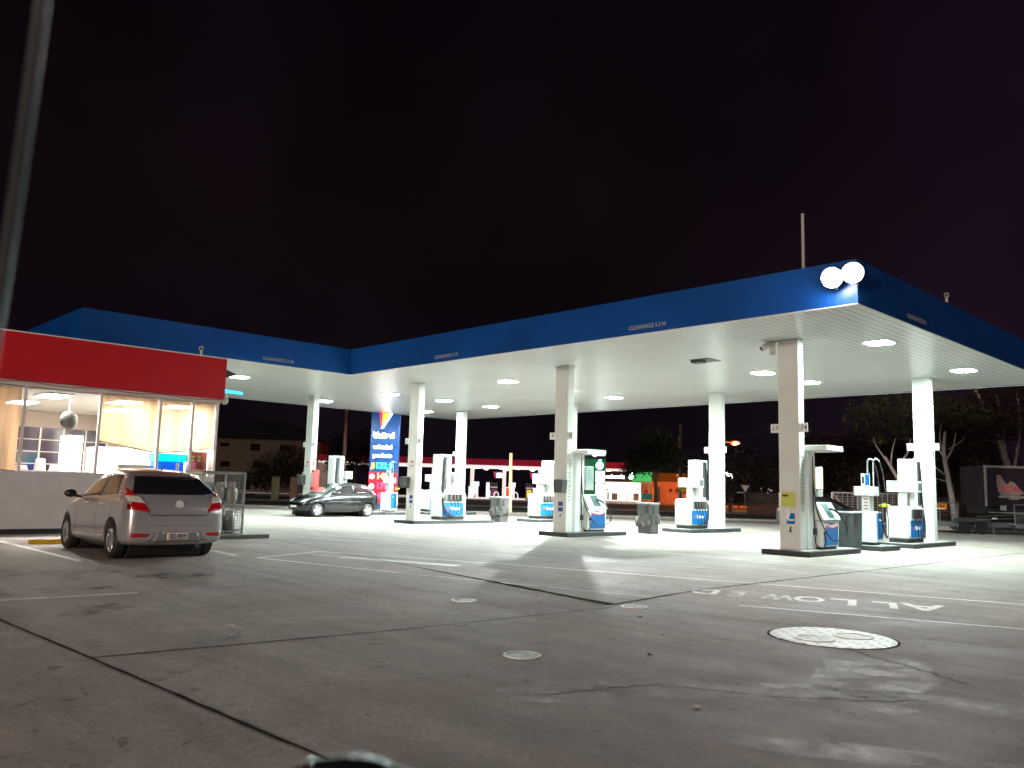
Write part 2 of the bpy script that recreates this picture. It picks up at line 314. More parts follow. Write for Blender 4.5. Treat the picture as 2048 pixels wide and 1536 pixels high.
# access covers
def treadmat(name, c1, c2, sc_):
    m = bpy.data.materials.new(name); m.use_nodes = True; n = m.node_tree.nodes; l = m.node_tree.links; b = n['Principled BSDF']; b.inputs['Roughness'].default_value = .5; b.inputs['Specular IOR Level'].default_value = .5
    t = n.new('ShaderNodeTexCoord'); br = n.new('ShaderNodeTexBrick'); br.inputs['Scale'].default_value = sc_; br.inputs['Mortar Size'].default_value = .07; br.inputs['Brick Width'].default_value = .6; br.inputs['Row Height'].default_value = .3
    br.inputs['Color1'].default_value = (*c1, 1); br.inputs['Color2'].default_value = (*[q*.8 for q in c1], 1); br.inputs['Mortar'].default_value = (*c2, 1); l.new(t.outputs['Object'], br.inputs['Vector']); l.new(br.outputs['Color'], b.inputs['Base Color'])
    bp = n.new('ShaderNodeBump'); bp.invert = True; bp.inputs['Strength'].default_value = .6; bp.inputs['Distance'].default_value = .01; l.new(br.outputs['Fac'], bp.inputs['Height']); l.new(bp.outputs[0], b.inputs['Normal']); return m
M_tread = treadmat('cover_plate', (.07, .066, .062), (.22, .21, .2), 4)
def cover(name, x, y, rad, label, mesh_scale=.05):
    t = thing(name, label, 'manhole cover', (x, y, .001), 0, 'round access covers in the concrete')
    MB().lathe([(rad*.86, .0), (rad*.86, .009), (rad, .009), (rad, .0)], n=40).build('rim', mat('cover_rim', (.8, .76, .73), .6), t)
    MB().lathe([(.001, .005), (rad*.86, .005), (rad*.86, .0)], n=40).build('plate', M_tread, t)
    return t

cover('access_cover', -8.18, 7.10, .165, 'farther small round steel cover, left of the end of the wide slab joint')
cover('access_cover', -5.27, 5.27, .17, 'small round steel cover with a pale rim, nearest the camera')
cover('access_cover', -6.58, 8.55, .17, 'faint round grated cover right beside the end of the wide slab joint')
t = thing('tank_cover', 'large round steel tank lid with two smaller round lids set in it', 'manhole cover', (-4.02, 8.55, .001))
M_big = treadmat('tank_lid', (.80, .75, .71), (.34, .31, .29), 3.2)
MB().lathe([(.001, .008), (.60, .008), (.62, .004), (.62, 0)], n=64).build('lid', M_big, t)
MB().lathe([(.62, 0), (.62, .003), (.645, .003), (.645, 0)], n=64).build('gap', M_joint, t)
for k_, (x, y) in enumerate(((-.06, -.27), (.13, .20))):
    s = MB().lathe([(.165, .008), (.165, .016), (.20, .016), (.20, .008)], c=(x, y, 0), n=40).build('inner_rim', mat('cover_rim', (0, 0, 0)), t)
    MB().lathe([(.001, .0105), (.165, .0105), (.165, .009)], c=(x, y, 0), n=40).build('inner_lid', M_tread, s)

# car park mast lamp behind the viewer, warm
t = thing('mast_lamp', 'tall car park lamp standing behind the viewer', 'lamp', (1.0, -30, 0)); MB().cyl((0, 0, 0), (0, 0, 7.6), .14, .09, 12).build('pole', M_steel, t); MB().box(-.5, .5, -.3, .3, 7.6, 7.8).build('head', M_dkgrey, t, .03)
ld = bpy.data.lights.new('mast_light', 'POINT'); ld.energy = 18500; ld.color = (1, .82, .68); ld.shadow_soft_size = .6; lo = bpy.data.objects.new('mast_light', ld); COL.objects.link(lo); lo.parent = t; lo.location = (0, .2, 7.0)

# ------------------------------------------------------------------ canopy
XR, XI, XL, YN, YW, YF, ZS, ZT = -6.94, -25.28, -37.38, 16.19, 7.17, 31.29, 5.29, 6.22
can = thing('canopy', 'large L-shaped forecourt canopy with deep blue fascia and white underside', 'canopy', (-20, 20, 0))
can.location = (0, 0, 0)
LP = [(XR, YN), (XR, YF), (XL, YF), (XL, YW), (XI, YW), (XI, YN)]
def ngon(pts, z, th=.06): return MB().prism(pts, 'z', z, z+th)
inner = [(XR-.12, YN+.12), (XR-.12, YF-.12), (XL+.12, YF-.12), (XL+.12, YW+.12), (XI-.12, YW+.12), (XI-.12, YN+.12)]
ngon(inner, ZS+.035, .05).build('soffit', M_soffit, can)
ngon(inner, ZT-.35, .05).build('roof_deck', M_steel, can)
def wallseg(a, b, z0, z1, th, inn): 
    (x0, y0), (x1, y1) = a, b
    if x0 == x1: s_ = -inn; return box(min(x0, x0+s_*th), max(x0, x0+s_*th), min(y0, y1), max(y0, y1), z0, z1)
    return box(min(x0, x1), max(x0, x1), min(y0, y0+inn*th), max(y0, y0+inn*th), z0, z1)
# fascia boxes: mitre by butting
box(XI-.1, XR-.1, YN, YN+.1, ZS+.02, ZT).build('fascia', M_blue, can)
box(XR-.1, XR, YN, YF, ZS+.02, ZT).build('fascia', M_blue, can)
box(XL, XR-.1, YF-.1, YF, ZS+.02, ZT).build('fascia', M_blue, can)
box(XL, XL+.1, YW+.1, YF-.1, ZS+.02, ZT).build('fascia', M_blue, can)
box(XL, XI-.1, YW, YW+.1, ZS+.02, ZT).build('fascia', M_blue, can)
box(XI-.1, XI, YW, YN, ZS+.02, ZT).build('fascia', M_blue, can)
tr = MB()   # white edge trim under the fascia
tr.box(XI-.13, XR-.13, YN+.003, YN+.13, ZS, ZS+.018); tr.box(XR-.13, XR-.003, YN+.003, YF-.003, ZS, ZS+.018); tr.box(XL+.003, XR-.13, YF-.13, YF-.003, ZS, ZS+.018)
tr.box(XL+.003, XL+.13, YW+.13, YF-.13, ZS, ZS+.018); tr.box(XL+.003, XI-.13, YW+.003, YW+.13, ZS, ZS+.018); tr.box(XI-.13, XI-.003, YW+.003, YN+.003, ZS, ZS+.018)
tr.build('edge_trim', M_white, can)
def clr(M): text('CLEARANCE 5.2 M', .145, mat('clearance_letters', (.36, .40, .46), .5), 'clearance_lettering', can, M, .002, offset=.004, sx=.95)
clr(FACE_MY((-12.15, YN-.004, 5.47))); clr(FACE_MY((-19.9, YN-.004, 5.47))); clr(FACE_PX((XI+.004, 13.35, 5.47))); clr(FACE_PX((XR+.004, 19.3, 5.47)))

# canopy downlights
def light(loc):
    t = thing('canopy_light', '', 'ceiling light', loc, 0, 'lights set in the canopy ceiling')
    MB().prism([(-.36, -.28), (-.28, -.36), (.28, -.36), (.36, -.28), (.36, .28), (.28, .36), (-.28, .36), (-.36, .28)], 'z', -.02, .03).build('frame', M_white, t, .006)
    MB().prism([(-.30, -.2), (-.2, -.30), (.2, -.30), (.30, -.2), (.30, .2), (.2, .30), (-.2, .30), (-.30, .2)], 'z', -.0225, -.0203).build('lens', M_lens, t)
    return t
LT = [(-8.4, 20.8, 'bright canopy light nearest the front right corner, right of the 13 and 14 column'), (-8.35, 26.8, 'bright canopy light furthest right, above the back right column'),
      (-13.37, 23.95, 'bright canopy light just left of the top of the 13 and 14 column'), (-13.3, 26.9, 'bright canopy light half hidden behind the 13 and 14 column'),
      (-21.9, 20.8, 'bright canopy light left of the second front column, nearest the front fascia there'),
      (-21.95, 27.0, 'bright canopy light right of the second front column, near the back edge'), (-29.4, 20.9, 'bright canopy light between the two leftmost front columns, over the blue price sign'),
      (-29.4, 23.9, 'bright canopy light just right of the third front column'), (-29.55, 26.95, 'bright canopy light near the back edge, right of the thin back column'),
      (-29.57, 14.04, 'bright canopy light beside the red shop fascia'), (-34.78, 20.9, 'bright canopy light touching the top of the leftmost column'),
      (-34.72, 27.0, 'small far canopy light peeping from behind the third front column')]
l0 = light((LT[0][0], LT[0][1], ZS+.03)); l0['label'] = LT[0][2]
for x, y, lb in LT[1:]:
    c = copy_tree(l0); c.location = (x, y, ZS+.03); c['label'] = lb
t = thing('bare_lamp', 'small glaring lamp on the canopy ceiling, just right of the second front column top', 'lamp', (-22.05, 24.3, ZS+.03))
MB().lathe([(.10, 0), (.10, -.02), (.05, -.04), (.05, -.06)], n=18).build('base', M_white, t); MB().ell((0, 0, -.11), (.085, .085, .075), 16, 10).build('bulb', emis('bare_bulb', (.97, 1, .95), 40), t, smooth=True)
ld = bpy.data.lights.new('bulb_light', 'SPOT'); ld.energy = 4600; ld.spot_size = R(159); ld.spot_blend = .12; ld.color = (.93, 1, .96); ld.shadow_soft_size = .06; lo = bpy.data.objects.new('bulb_light', ld); COL.objects.link(lo); lo.parent = t; lo.location = (0, 0, -.26)
t = thing('ceiling_hatch', 'unlit grey fitting hanging open from the canopy ceiling', 'ceiling fitting', (-13.45, 20.75, ZS+.03))
box(-.33, .33, -.33, .33, -.015, .01).build('frame', mat('hatch_dark', (.09, .1, .1), .6), t); box(-.30, .05, -.30, -.02, -.10, -.016).build('housing', M_dkgrey, t, .01); 

# columns
CW, CD = .27, .14
ISL = {}
def column(x, y, label, nums, dark=True):
    t = thing('canopy_column', label, 'column', (x, y, .13), 0, 'white columns holding up the canopy')
    box(-CW, CW, -CD, CD, 0, ZS+.03-.13).build('post', M_col, t, .012)
    box(-CW-.02, CW+.02, -CD-.02, CD+.02, ZS-.02-.13, ZS+.012-.13).build('collar', M_white, t)
    for sgn, s_ in ((-1, nums[0]), (1, nums[1])):
        a, b = sorted((sgn*(CW+.002), sgn*(CW+.22)))
        q = box(a, b, -CD+.01, -CD+.03, 2.86, 3.08).build('number_plate', M_white, t, .004)
        text(s_, .185, mat('plate_number', (.20, .08, .07), .6), 'number', q, FACE_MY(((a+b)/2, -CD+.007, 2.97)), .002, shear=.25, offset=.001)
    return t
cA = column(-10.0, 19.27, 'nearest white column with plates 13 and 14 and a yellow notice', ('13', '14'))
cB = column(-17.66, 19.27, 'second front white column from the right, its shadow falling toward the camera', ('9', '10'))
cC = column(-25.31, 19.27, 'third front white column, between the blue price sign and a white pump', ('5', '6'))
cD = column(-32.97, 19.27, 'leftmost white column with a red extinguisher box, behind the dark car', ('1', '2'))
cE = column(-10.0, 28.06, 'bright back column furthest right, pump with white tower before it', ('15', '16'))
cF = column(-17.66, 28.06, 'bright back column left of the orange street lamp', ('11', '12'))
cG = column(-25.31, 28.06, 'thin back column mostly hidden behind the second front column', ('7', '8'))
cH = column(-32.97, 28.06, 'back column left of the rival red canopy', ('3', '4'))
# things fixed to columns
def towelbox(c, x=-.27):
    q = MB().prism([(-.16, 0), (.16, 0), (.19, .40), (-.19, .40)], 'y', -CD-.24, -CD-.003).build('squeegee_box', M_dkgrey, c, .01); q.location = (x, 0, 1.20)
    box(-.15, .15, -CD-.22, -CD-.03, .401, .415).build('lid', mat('box_lid', (.3, .32, .3), .5), q)
    return q
towelbox(cB, .13); towelbox(cC, -.25); towelbox(cD, -.25)
for c in (cB, cC):
    q = box(-.06, .14, -CD-.006, -CD-.002, .62, .92).build('notice', mat('notice_blue', (.02, .05, .22), .5), c); box(-.05, .13, -CD-.010, -CD-.0065, .75, .79).build('notice_band', M_textw, q)
    box(.02, .06, -CD-.006, -CD-.002, .45, .54).build('sticker', M_textd, c)
for c in (cC, cD):
    q = box(-.06, .10, -CD-.006, -CD-.002, 2.0, 2.22).build('notice', mat('notice_red', (.45, .08, .06), .5), c); box(-.03, .07, -CD-.010, -CD-.0065, 2.04, 2.14).build('notice_band', M_textw, q)
    box(CW+.002, CW+.006, -.06, .08, 2.0, 2.22).build('notice', mat('notice_red', (0, 0, 0)), c)
q = box(-.20, .15, -CD-.03, -CD-.002, 1.04, 1.39).build('notice', mat('notice_yellow', (.52, .52, .10), .6, noise=.15), cA); q2 = box(-.26, -.201, -CD-.05, -CD-.002, 1.04, 1.38).build('bracket', M_white, q); box(-.18, -.02, -CD-.034, -CD-.031, 1.28, 1.33).build('notice_band', M_textd, q)
q = box(-.08, .13, -CD-.006, -CD-.002, .62, .88).build('notice', M_pblue, cA); box(-.06, .11, -CD-.010, -CD-.0065, .70, .74).build('notice_band', M_textw, q)
MB().prism([(-.09, .74), (-.02, .72), (.02, .86), (-.04, 1.02), (-.08, .98)], 'y', -CD-.03, -CD-.012).build('paper_towel', M_white, cA)
MB().prism([(-.02, .42), (.05, .42), (.03, .5), (.05, .56), (0, .55)], 'y', -CD-.006, -CD-.002).build('sticker', M_textd, cA)
for c in (cA, cB, cF):
    mb = MB(); z = .95
    while z < 2.25:
        h = random.uniform(.03, .07); mb.box(CW+.002, CW+.005, -.045, .045, z, z+h*.5); z += h*.5+random.choice((.025, .03, .06))
    mb.build('warning_lettering', mat('grey_lettering', (.22, .25, .24), .6), c)
t = thing('fire_extinguisher_box', 'red fire extinguisher box fixed to the leftmost column', 'extinguisher box', (-32.60, 19.27, .13))
box(.0, .22, -.14, .14, .95, 1.85).build('case', M_redp, t, .01); box(.03, .19, -.146, -.141, 1.1, 1.75).build('label_panel', mat('pale_label', (.7, .5, .5), .5), t)
box(-.75, -.66, -.15, .12, 1.15, 1.75).build('sign_panel', mat('pale_label', (.7, .5, .5)), t)

# islands
def island(x, y0, y1, label, hw=.62, h=.13):
    t = thing('pump_island', label, 'pump island', (x, (y0+y1)/2, 0), 0, 'raised kerbed islands under the canopy'); a = (y1-y0)/2
    mb = MB(); mb.box(-hw, hw, -a, a, 0, h-.004); mb.build('kerb', M_kerb, t, .015); box(-hw+.08, hw-.08, -a+.08, a-.08, h-.004, h).build('top', M_kerbtop, t)
    return t
for x, n_ in ((-10.0, 'nearest'), (-17.66, 'second'), (-25.31, 'third'), (-32.97, 'fourth')):
    y1 = {-10.0: 21.7, -17.66: 21.7}.get(x, 22.9)
    island(x, 18.85, y1, {'nearest': 'black kerbed island under the nearest column, 13 and 14', 'second': 'black kerbed island under the second front column', 'third': 'black kerbed island under the third front column, by the tall white pump', 'fourth': 'black kerbed island of the leftmost column, behind the dark car'}[n_])
    island(x, 25.35, 28.75, {'nearest': 'dark kerbed island under the back column furthest right', 'second': 'dark kerbed island left of the orange street lamp', 'third': 'dark kerbed island half hidden left of the second front column', 'fourth': 'dark kerbed island of the back column by the rival canopy'}[n_])
island(-10.0, 23.05, 24.3, 'short dark kerbed island under the small two-hose pump'); island(-32.97, 23.0, 24.4, 'short dark kerbed island behind the dark car, under a small pump')

# ------------------------------------------------------------------ pumps
def logo(parent, c, size, face, gap=.0):   # two-stroke flag mark
    return None
M_mag = mat('logo_red', (.65, .03, .10), .4)
def brand(parent, p, size, face):
    q = text('United', size, M_textw, 'brand_lettering', parent, face(p), .003, shear=.2, offset=.006)
    off = Vector((0, 1, 0)) if face is FACE_PX else Vector((1, 0, 0))
    mm = face(Vector(p)-off*size*1.95)
    MB().prism([(-.25*size, -.3*size), (-.1*size, -.3*size), (.3*size, .35*size), (-.2*size, .35*size)], 'z', -.003, .003).xf(mm).build('logo_mark', M_mag, parent)
def std_pump(loc, label, flip=1, col=M_pblue):
    # body toward -Y for flip=1 (tower at the column side, +Y)
    t = thing('fuel_pump', label, 'fuel pump', loc, 0, 'white petrol pumps under the canopy'); F_ = flip
    def b(x0, x1, y0, y1, z0, z1): 
        y0, y1 = sorted((y0*F_, y1*F_)); return box(x0, x1, y0, y1, z0, z1)
    b(-.28, .28, -.58, .62, 0, .11).build('base', M_black, t)
    b(-.33, .33, -.65, .68, .11, 1.07).build('body', M_pump, t, .09, seg=4)
    b(-.25, .25, .12, .66, 1.05, 2.52).build('tower', M_pump, t, .02)
    q = b(-.46, .46, -.22, .10, 1.50, 1.84).build('display_head', M_pump, t, .02)
    for s_ in (-1, 1):
        a, c = sorted((s_*.462, s_*.466)); b(a, c, -.18, .06, 1.56, 1.78).build('display', mat('display_grey', (.12, .14, .13), .3), q)
    b(-.12, .12, -.16, .04, 1.06, 1.5).build('neck', M_pumpgrey, t)
    for s_ in (-1, 1):
        a, c = sorted((s_*.332, s_*.338)); p_ = b(a, c, -.50, .58, .16, .66).build('panel', col, t)
        if s_ == 1: brand(p_, (.342, .05, .44), .17, FACE_PX)
        a, c = sorted((s_*.332, s_*.36)); b(a, c, -.40, .50, .72, 1.0).build('nozzle_rack', mat('rack', (.10, .10, .10), .4), t)
        for k_, yy in enumerate((-.30, -.12, .06, .24)):
            yy2 = yy*F_; x = s_*.38
            h_ = MB(); h_.box(-.025, .025, -.03, .03, -.02, .22); h_.cyl((0, 0, .1), (0, .10, -.06), .016, n=6); h_.xf(Matrix.Translation((x, yy2, .78)))
            nz_ = h_.build('nozzle', (M_black, mat('nozzle_green', (.01, .03, .02), .4), mat('nozzle_red', (.06, .01, .01), .4), M_dkgrey)[k_], t)
            MB().tube([(x, yy2, .80), (x+s_*.08, yy2+.03, .50), (x+s_*.06, yy2+.10*F_, .20), (x+s_*.03, yy2+(.42-yy)*.5*F_, .14), (s_*.36, (.50+.03*k_)*F_, .5), (s_*.30, (.50+.03*k_)*F_, 1.2), (s_*.29, (.46+.03*k_)*F_, 2.1), (s_*.26, (.40+.03*k_)*F_, 2.45)], .013, 5, 5).build('hose', M_black, nz_)
        a, c = sorted((s_*.252, s_*.27)); b(a, c, .34, .58, 1.15, 2.45).build('hose_channel', M_dkgrey, t)
    return t
pF = std_pump((-17.66, 26.35, .13), 'white four-hose pump with blue panel left of the orange street lamp')
def cp(src, loc, label): c = copy_tree(src); c.location = loc; c['label'] = label; return c
cp(pF, (-10.0, 26.35, .13), 'white four-hose pump before the back column furthest right')
cp(pF, (-25.31, 26.35, .13), 'white four-hose pump seen just left of the second front column')
cp(pF, (-32.97, 26.35, .13), 'white four-hose pump partly hidden behind the third front pump')
pC = std_pump((-25.31, 21.0, .13), 'tall white four-hose pump right behind the third front column', -1)
cp(pC, (-32.97, 21.0, .13), 'white four-hose pump behind the roof of the dark car')

def lpg_pump(loc, label, lit):
    t = thing('gas_pump', label, 'gas pump', loc, 0, 'pumps with a flat roof behind the two nearest columns')
    box(-.24, .24, -.50, -.10, 0, 2.42).build('tower', M_pump, t, .015)
    box(-.26, .80, -.62, .30, 2.42, 2.56).build('roof_slab', M_pump, t, .02)
    box(.06, .2, -.35, -.1, 2.30, 2.42).build('hose_clamp', M_pumpgrey, t)
    box(-.36, .36, -.08, .78, 0, .06).build('base', M_black, t)
    MB().prism([(-.40, .06), (.40, .06), (.42, .70), (-.42, .70)], 'y', -.095, .80).build('cabinet', M_pump, t, .015)
    MB().prism([(-.45, .715), (.45, .715), (.44, .78), (.20, 1.16), (-.20, 1.16), (-.44, .78)], 'y', -.098, .84).build('hood', M_pump, t, .02)
    p_ = box(.402, .418, .06, .74, .10, .52).build('panel', M_pblue, t)
    MB().prism([(.06, .52), (.06, .60), (.30, .55), (.50, .54), (.74, .60), (.74, .52)], 'x', .409, .423).build('red_swoosh', mat('swoosh', (.45, .04, .10), .4), p_)
    text('United', .09, mat('small_brand', (.02, .1, .3), .5), 'brand_lettering', t, FACE_PX((.430, .3, .64)), .002, shear=.2)
    q = box(-.17, .19, .02, .42, 1.30, 2.06).build('sign_box', M_pumpgrey, t, .01)
    m_ = emis('gas_sign_lit', (1, .74, .50), 1.5) if lit else mat('gas_sign_unlit', (.30, .42, .40), .3)
    box(.191, .20, .04, .40, 1.50, 2.03).build('sign_face', m_, q)
    box(-.13, .15, .021, .024, 1.5, 2.0)
    box(-.15, .17, .012, .019, 1.50, 2.03).build('sign_face', m_, q)
    if not lit:
        mb = MB()
        for k_ in range(5): mb.box(.201, .204, .12, .30, 1.62+.07*k_, 1.65+.07*k_)
        mb.build('sign_marks', mat('grey_lettering', (0, 0, 0)), q)
    kp = MB().prism([(.43, .80), (.45, .80), (.23, 1.14), (.21, 1.14)], 'y', .2, .52).build('control_panel', mat('control_teal', (.02, .09, .085), .35), t)
    nz_ = MB().tube([(.40, .34, 1.0), (.44, .46, .98), (.52, .56, .90)], .03, 8, 3).build('nozzle', M_black, t)
    MB().tube([(.52, .58, .90), (.62, .74, .60), (.60, .78, .35), (.55, .5, .22), (.50, .1, .30), (.34, -.2, .9), (.27, -.25, 1.6), (.2, -.22, 2.34)], .017, 6, 6).build('hose', M_black, nz_)
    n2 = box(.25, .31, -.28, -.20, .36, .52).build('nozzle', M_black, t)
    MB().tube([(.28, -.24, .50), (.26, -.26, 1.2), (.25, -.24, 2.3)], .015, 6, 4).build('hose', M_black, n2)
    MB().tube([(.28, -.24, .38), (.30, -.22, .12), (.38, -.05, .04), (.43, .0, .15), (.41, .0, .38)], .013, 6, 5).build('hose', M_black, n2)
    MB().cyl((.41, .0, .40), (.44, .0, .40), .05, n=14).build('gauge', M_dkgrey, t)
    box(.235, .25, -.47, -.13, .2, 2.3).build('side_trim', M_pump, t)
    return t
lpg_pump((-10.0, 20.1, .13), 'flat-roofed gas pump with a glowing warm sign box behind the 13 and 14 column', True)
lpg_pump((-17.66, 20.1, .13), 'flat-roofed gas pump with an unlit teal sign behind the second front column', False)

def mini_pump(loc, label):
    t = thing('small_pump', label, 'fuel pump', loc, 0, 'small two-hose pumps on short islands')
    P8 = lambda w_, d_, c_: [(-w_, -d_+c_), (-w_+c_, -d_), (w_-c_, -d_), (w_, -d_+c_), (w_, d_-c_), (w_-c_, d_), (-w_+c_, d_), (-w_, d_-c_)]
    MB().prism(P8(.24, .24, .05), 'z', 0, .08).build('base', M_black, t)
    MB().prism(P8(.31, .34, .10), 'z', .08, .92).build('body', M_pump, t, .01)
    p_ = box(.311, .316, -.14, .22, .16, .88).build('panel', M_pblue, t); text('United', .07, M_textw, 'brand_lettering', p_, FACE_PX((.320, .04, .70)), .002, shear=.2)
    box(-.11, .11, -.14, .14, .92, 1.36).build('neck', M_pumpgrey, t)
    mb = MB()
    for k_ in range(4): mb.box(-.04, .07, -.145, -.141, .98+.09*k_, 1.01+.09*k_)
    mb.build('grade_labels', mat('dark_red_label', (.2, .05, .06), .5), t)
    q = box(-.30, .05, -.20, .16, 1.36, 1.62).build('display_head', mat('head_grey', (.5, .52, .5), .4), t, .015); box(.051, .28, -.20, .16, 1.36, 1.62).build('display', M_pump, q, .03)
    q = box(-.12, .12, -.13, -.10, 1.63, 1.98).build('card_sign', M_white, t); box(.0, .115, -.136, -.131, 1.65, 1.96).build('card_blue', M_pblue, q)
    MB().prism([(-.09, 1.7), (-.03, 1.7), (-.03, 1.9), (-.09, 1.9)], 'y', -.136, -.131).build('card_print', M_textd, q)
    for dx, d_ in ((.02, 0), (.16, .05)):
        p_ = MB().tube([(dx, d_, 1.62), (dx, d_, 2.25), (dx+.02, d_, 2.36), (dx+.10, d_, 2.40), (dx+.16, d_+.04, 2.33)], .022, 8, 4).build('pipe', M_steel, t)
        MB().tube([(dx+.16, d_+.04, 2.33), (dx+.24, d_+.06, 2.0), (dx+.30, d_+.06, 1.4), (dx+.34, d_+.1, .6), (dx+.30, d_+.1, .2), (dx+.22, d_+.05, .5), (dx+.15, d_, .9)], .016, 6, 5).build('hose', M_black, p_)
    q = MB().ell((.40, .16, 1.10), (.16, .06, .05)).build('nozzle', mat('nozzle_yellow', (.75, .7, .05), .4), t)
    return t
mp_ = mini_pump((-10.0, 23.65, .13), 'small two-hose pump with yellow nozzle and bent pipes, right of the big bin')
cp(mp_, (-32.97, 23.65, .13), 'small two-hose pump reddened by the price sign, behind the dark car')

# ------------------------------------------------------------------ bins
def bin_(loc, rz, label, bag=True):
    t = thing('litter_bin', label, 'bin', loc, rz, 'grey litter bins between the islands')
    m_ = mat('bin_grey', (.055, .053, .053), .55, noise=.12)
    MB().prism([(-.25, 0), (.25, 0), (.28, 1.0), (-.28, 1.0)], 'y', -.27, .27).build('body', m_, t, .015)
    box(-.30, .30, -.29, .29, 1.0, 1.05).build('lid', mat('bin_lid', (.30, .31, .30), .5), t, .01)
    for s_ in (-1, 1): MB().box(.05, .15, -.004, .004, .70, .94).xf(Matrix.Translation((0, s_*.276, 0))).build('slot', M_black, t)
    box(.281, .288, -.20, -.06, .66, .94).build('slot', M_black, t)
    if bag:
        mb = MB(); v = []; n = 28
        rows = ((.66, 1.0), (.56, 1.12), (.44, 1.18), (.30, 1.14))
        for z, k_ in rows:
            for i in range(n):
                a = 2*math.pi*i/n; c_, s_ = math.cos(a), math.sin(a); q = 1/max(abs(c_), abs(s_)); rr = .285*q*k_*(1+.06*math.sin(i*2.1+z*9)); v.append((rr*c_, rr*s_, z+.05*math.sin(a*1.0+1)+(.05*math.sin(i*1.7) if z < .4 else 0)))
        mb.add(v, [(j*n+i, j*n+(i+1) % n, (j+1)*n+(i+1) % n, (j+1)*n+i) for j in range(3) for i in range(n)])
        o = mb.build('bin_bag', mat('plastic_bag', (.05, .052, .05), .3), t, smooth=False); sl = o.modifiers.new('s', 'SOLIDIFY'); sl.thickness = .006
    return t
bin_((-17.6, 23.6, 0), .1, 'grey bin with plastic bag skirt, right of the second front column')
bin_((-25.3, 23.75, 0), .15, 'grey bin with plastic bag skirt, left of the thin orange pole')
b3 = bin_((-10.0, 22.35, 0), 0, 'big dark grey bin between the 13 and 14 pump and the small pump', False)
for ch in b3.children:
    if ch.name.startswith('body'): ch.data.materials[0] = mat('bin_dark', (.045, .055, .055), .5, noise=.3, nscale=6)
# ------------------------------------------------------------------ shop
SX, SY = -22.8, 10.30      # front face, right hand end
shop = thing('shop', 'bright glass-fronted shop with red fascia at the left', 'shop', (SX, SY, 0))
S0 = -9.0                  # left end, local y
def sb(x0, x1, y0, y1, z0, z1): return box(x0, x1, y0, y1, z0, z1)
sb(-.10, 0, S0, 0, .13, 1.52).build('base_wall', mat('shop_base', (.55, .53, .54), .5, noise=.06), shop)
sb(-.10, -.03, S0, 0, 0, .127).build('plinth', M_black, shop)
sb(-.12, .16, S0, .06, 3.72, 4.87).build('fascia', M_red, shop); sb(-.10, .18, S0, .08, 4.873, 4.90).build('fascia_cap', M_white, shop)
sb(-.12, .05, S0, .02, 3.60, 3.717).build('head_rail', mat('rail_pale', (.7, .62, .58), .5), shop)
sb(-8, -.121, S0, 0, 4.75, 4.86).build('roof', M_steel, shop)
sb(-8, -.121, S0+.01, -.01, 3.55, 3.6).build('ceiling', mat('shop_ceiling', (.8, .76, .7), .7), shop)
sb(-8, -.101, S0+.01, -.01, .02, .06).build('floor', mat('shop_floor', (.55, .53, .5), .25), shop)
sb(-8, -.121, -.06, 0, .06, 3.55).build('side_wall', mat('shop_wall', (.6, .56, .5), .7), shop); sb(-8.1, -8.0, S0, 0, 0, 4.75).build('back_wall', mat('shop_back', (.30, .24, .20), .7), shop)
sb(-8, -.101, S0, S0+.009, .06, 3.55).build('end_wall', mat('shop_wall', (0, 0, 0)), shop)
MU = [S0+.03, -4.91, -3.17, -1.63, -.73, -.03]
for y in MU: sb(-.09, -.01, y-.03, y+.03, 1.521, 3.60).build('mullion', mat('mullion_pale', (.72, .68, .66), .4), shop)
for a, b in zip(MU, MU[1:]): sb(-.052, -.046, a+.03, b-.03, 1.521, 3.60).build('window_pane', M_glass, shop)
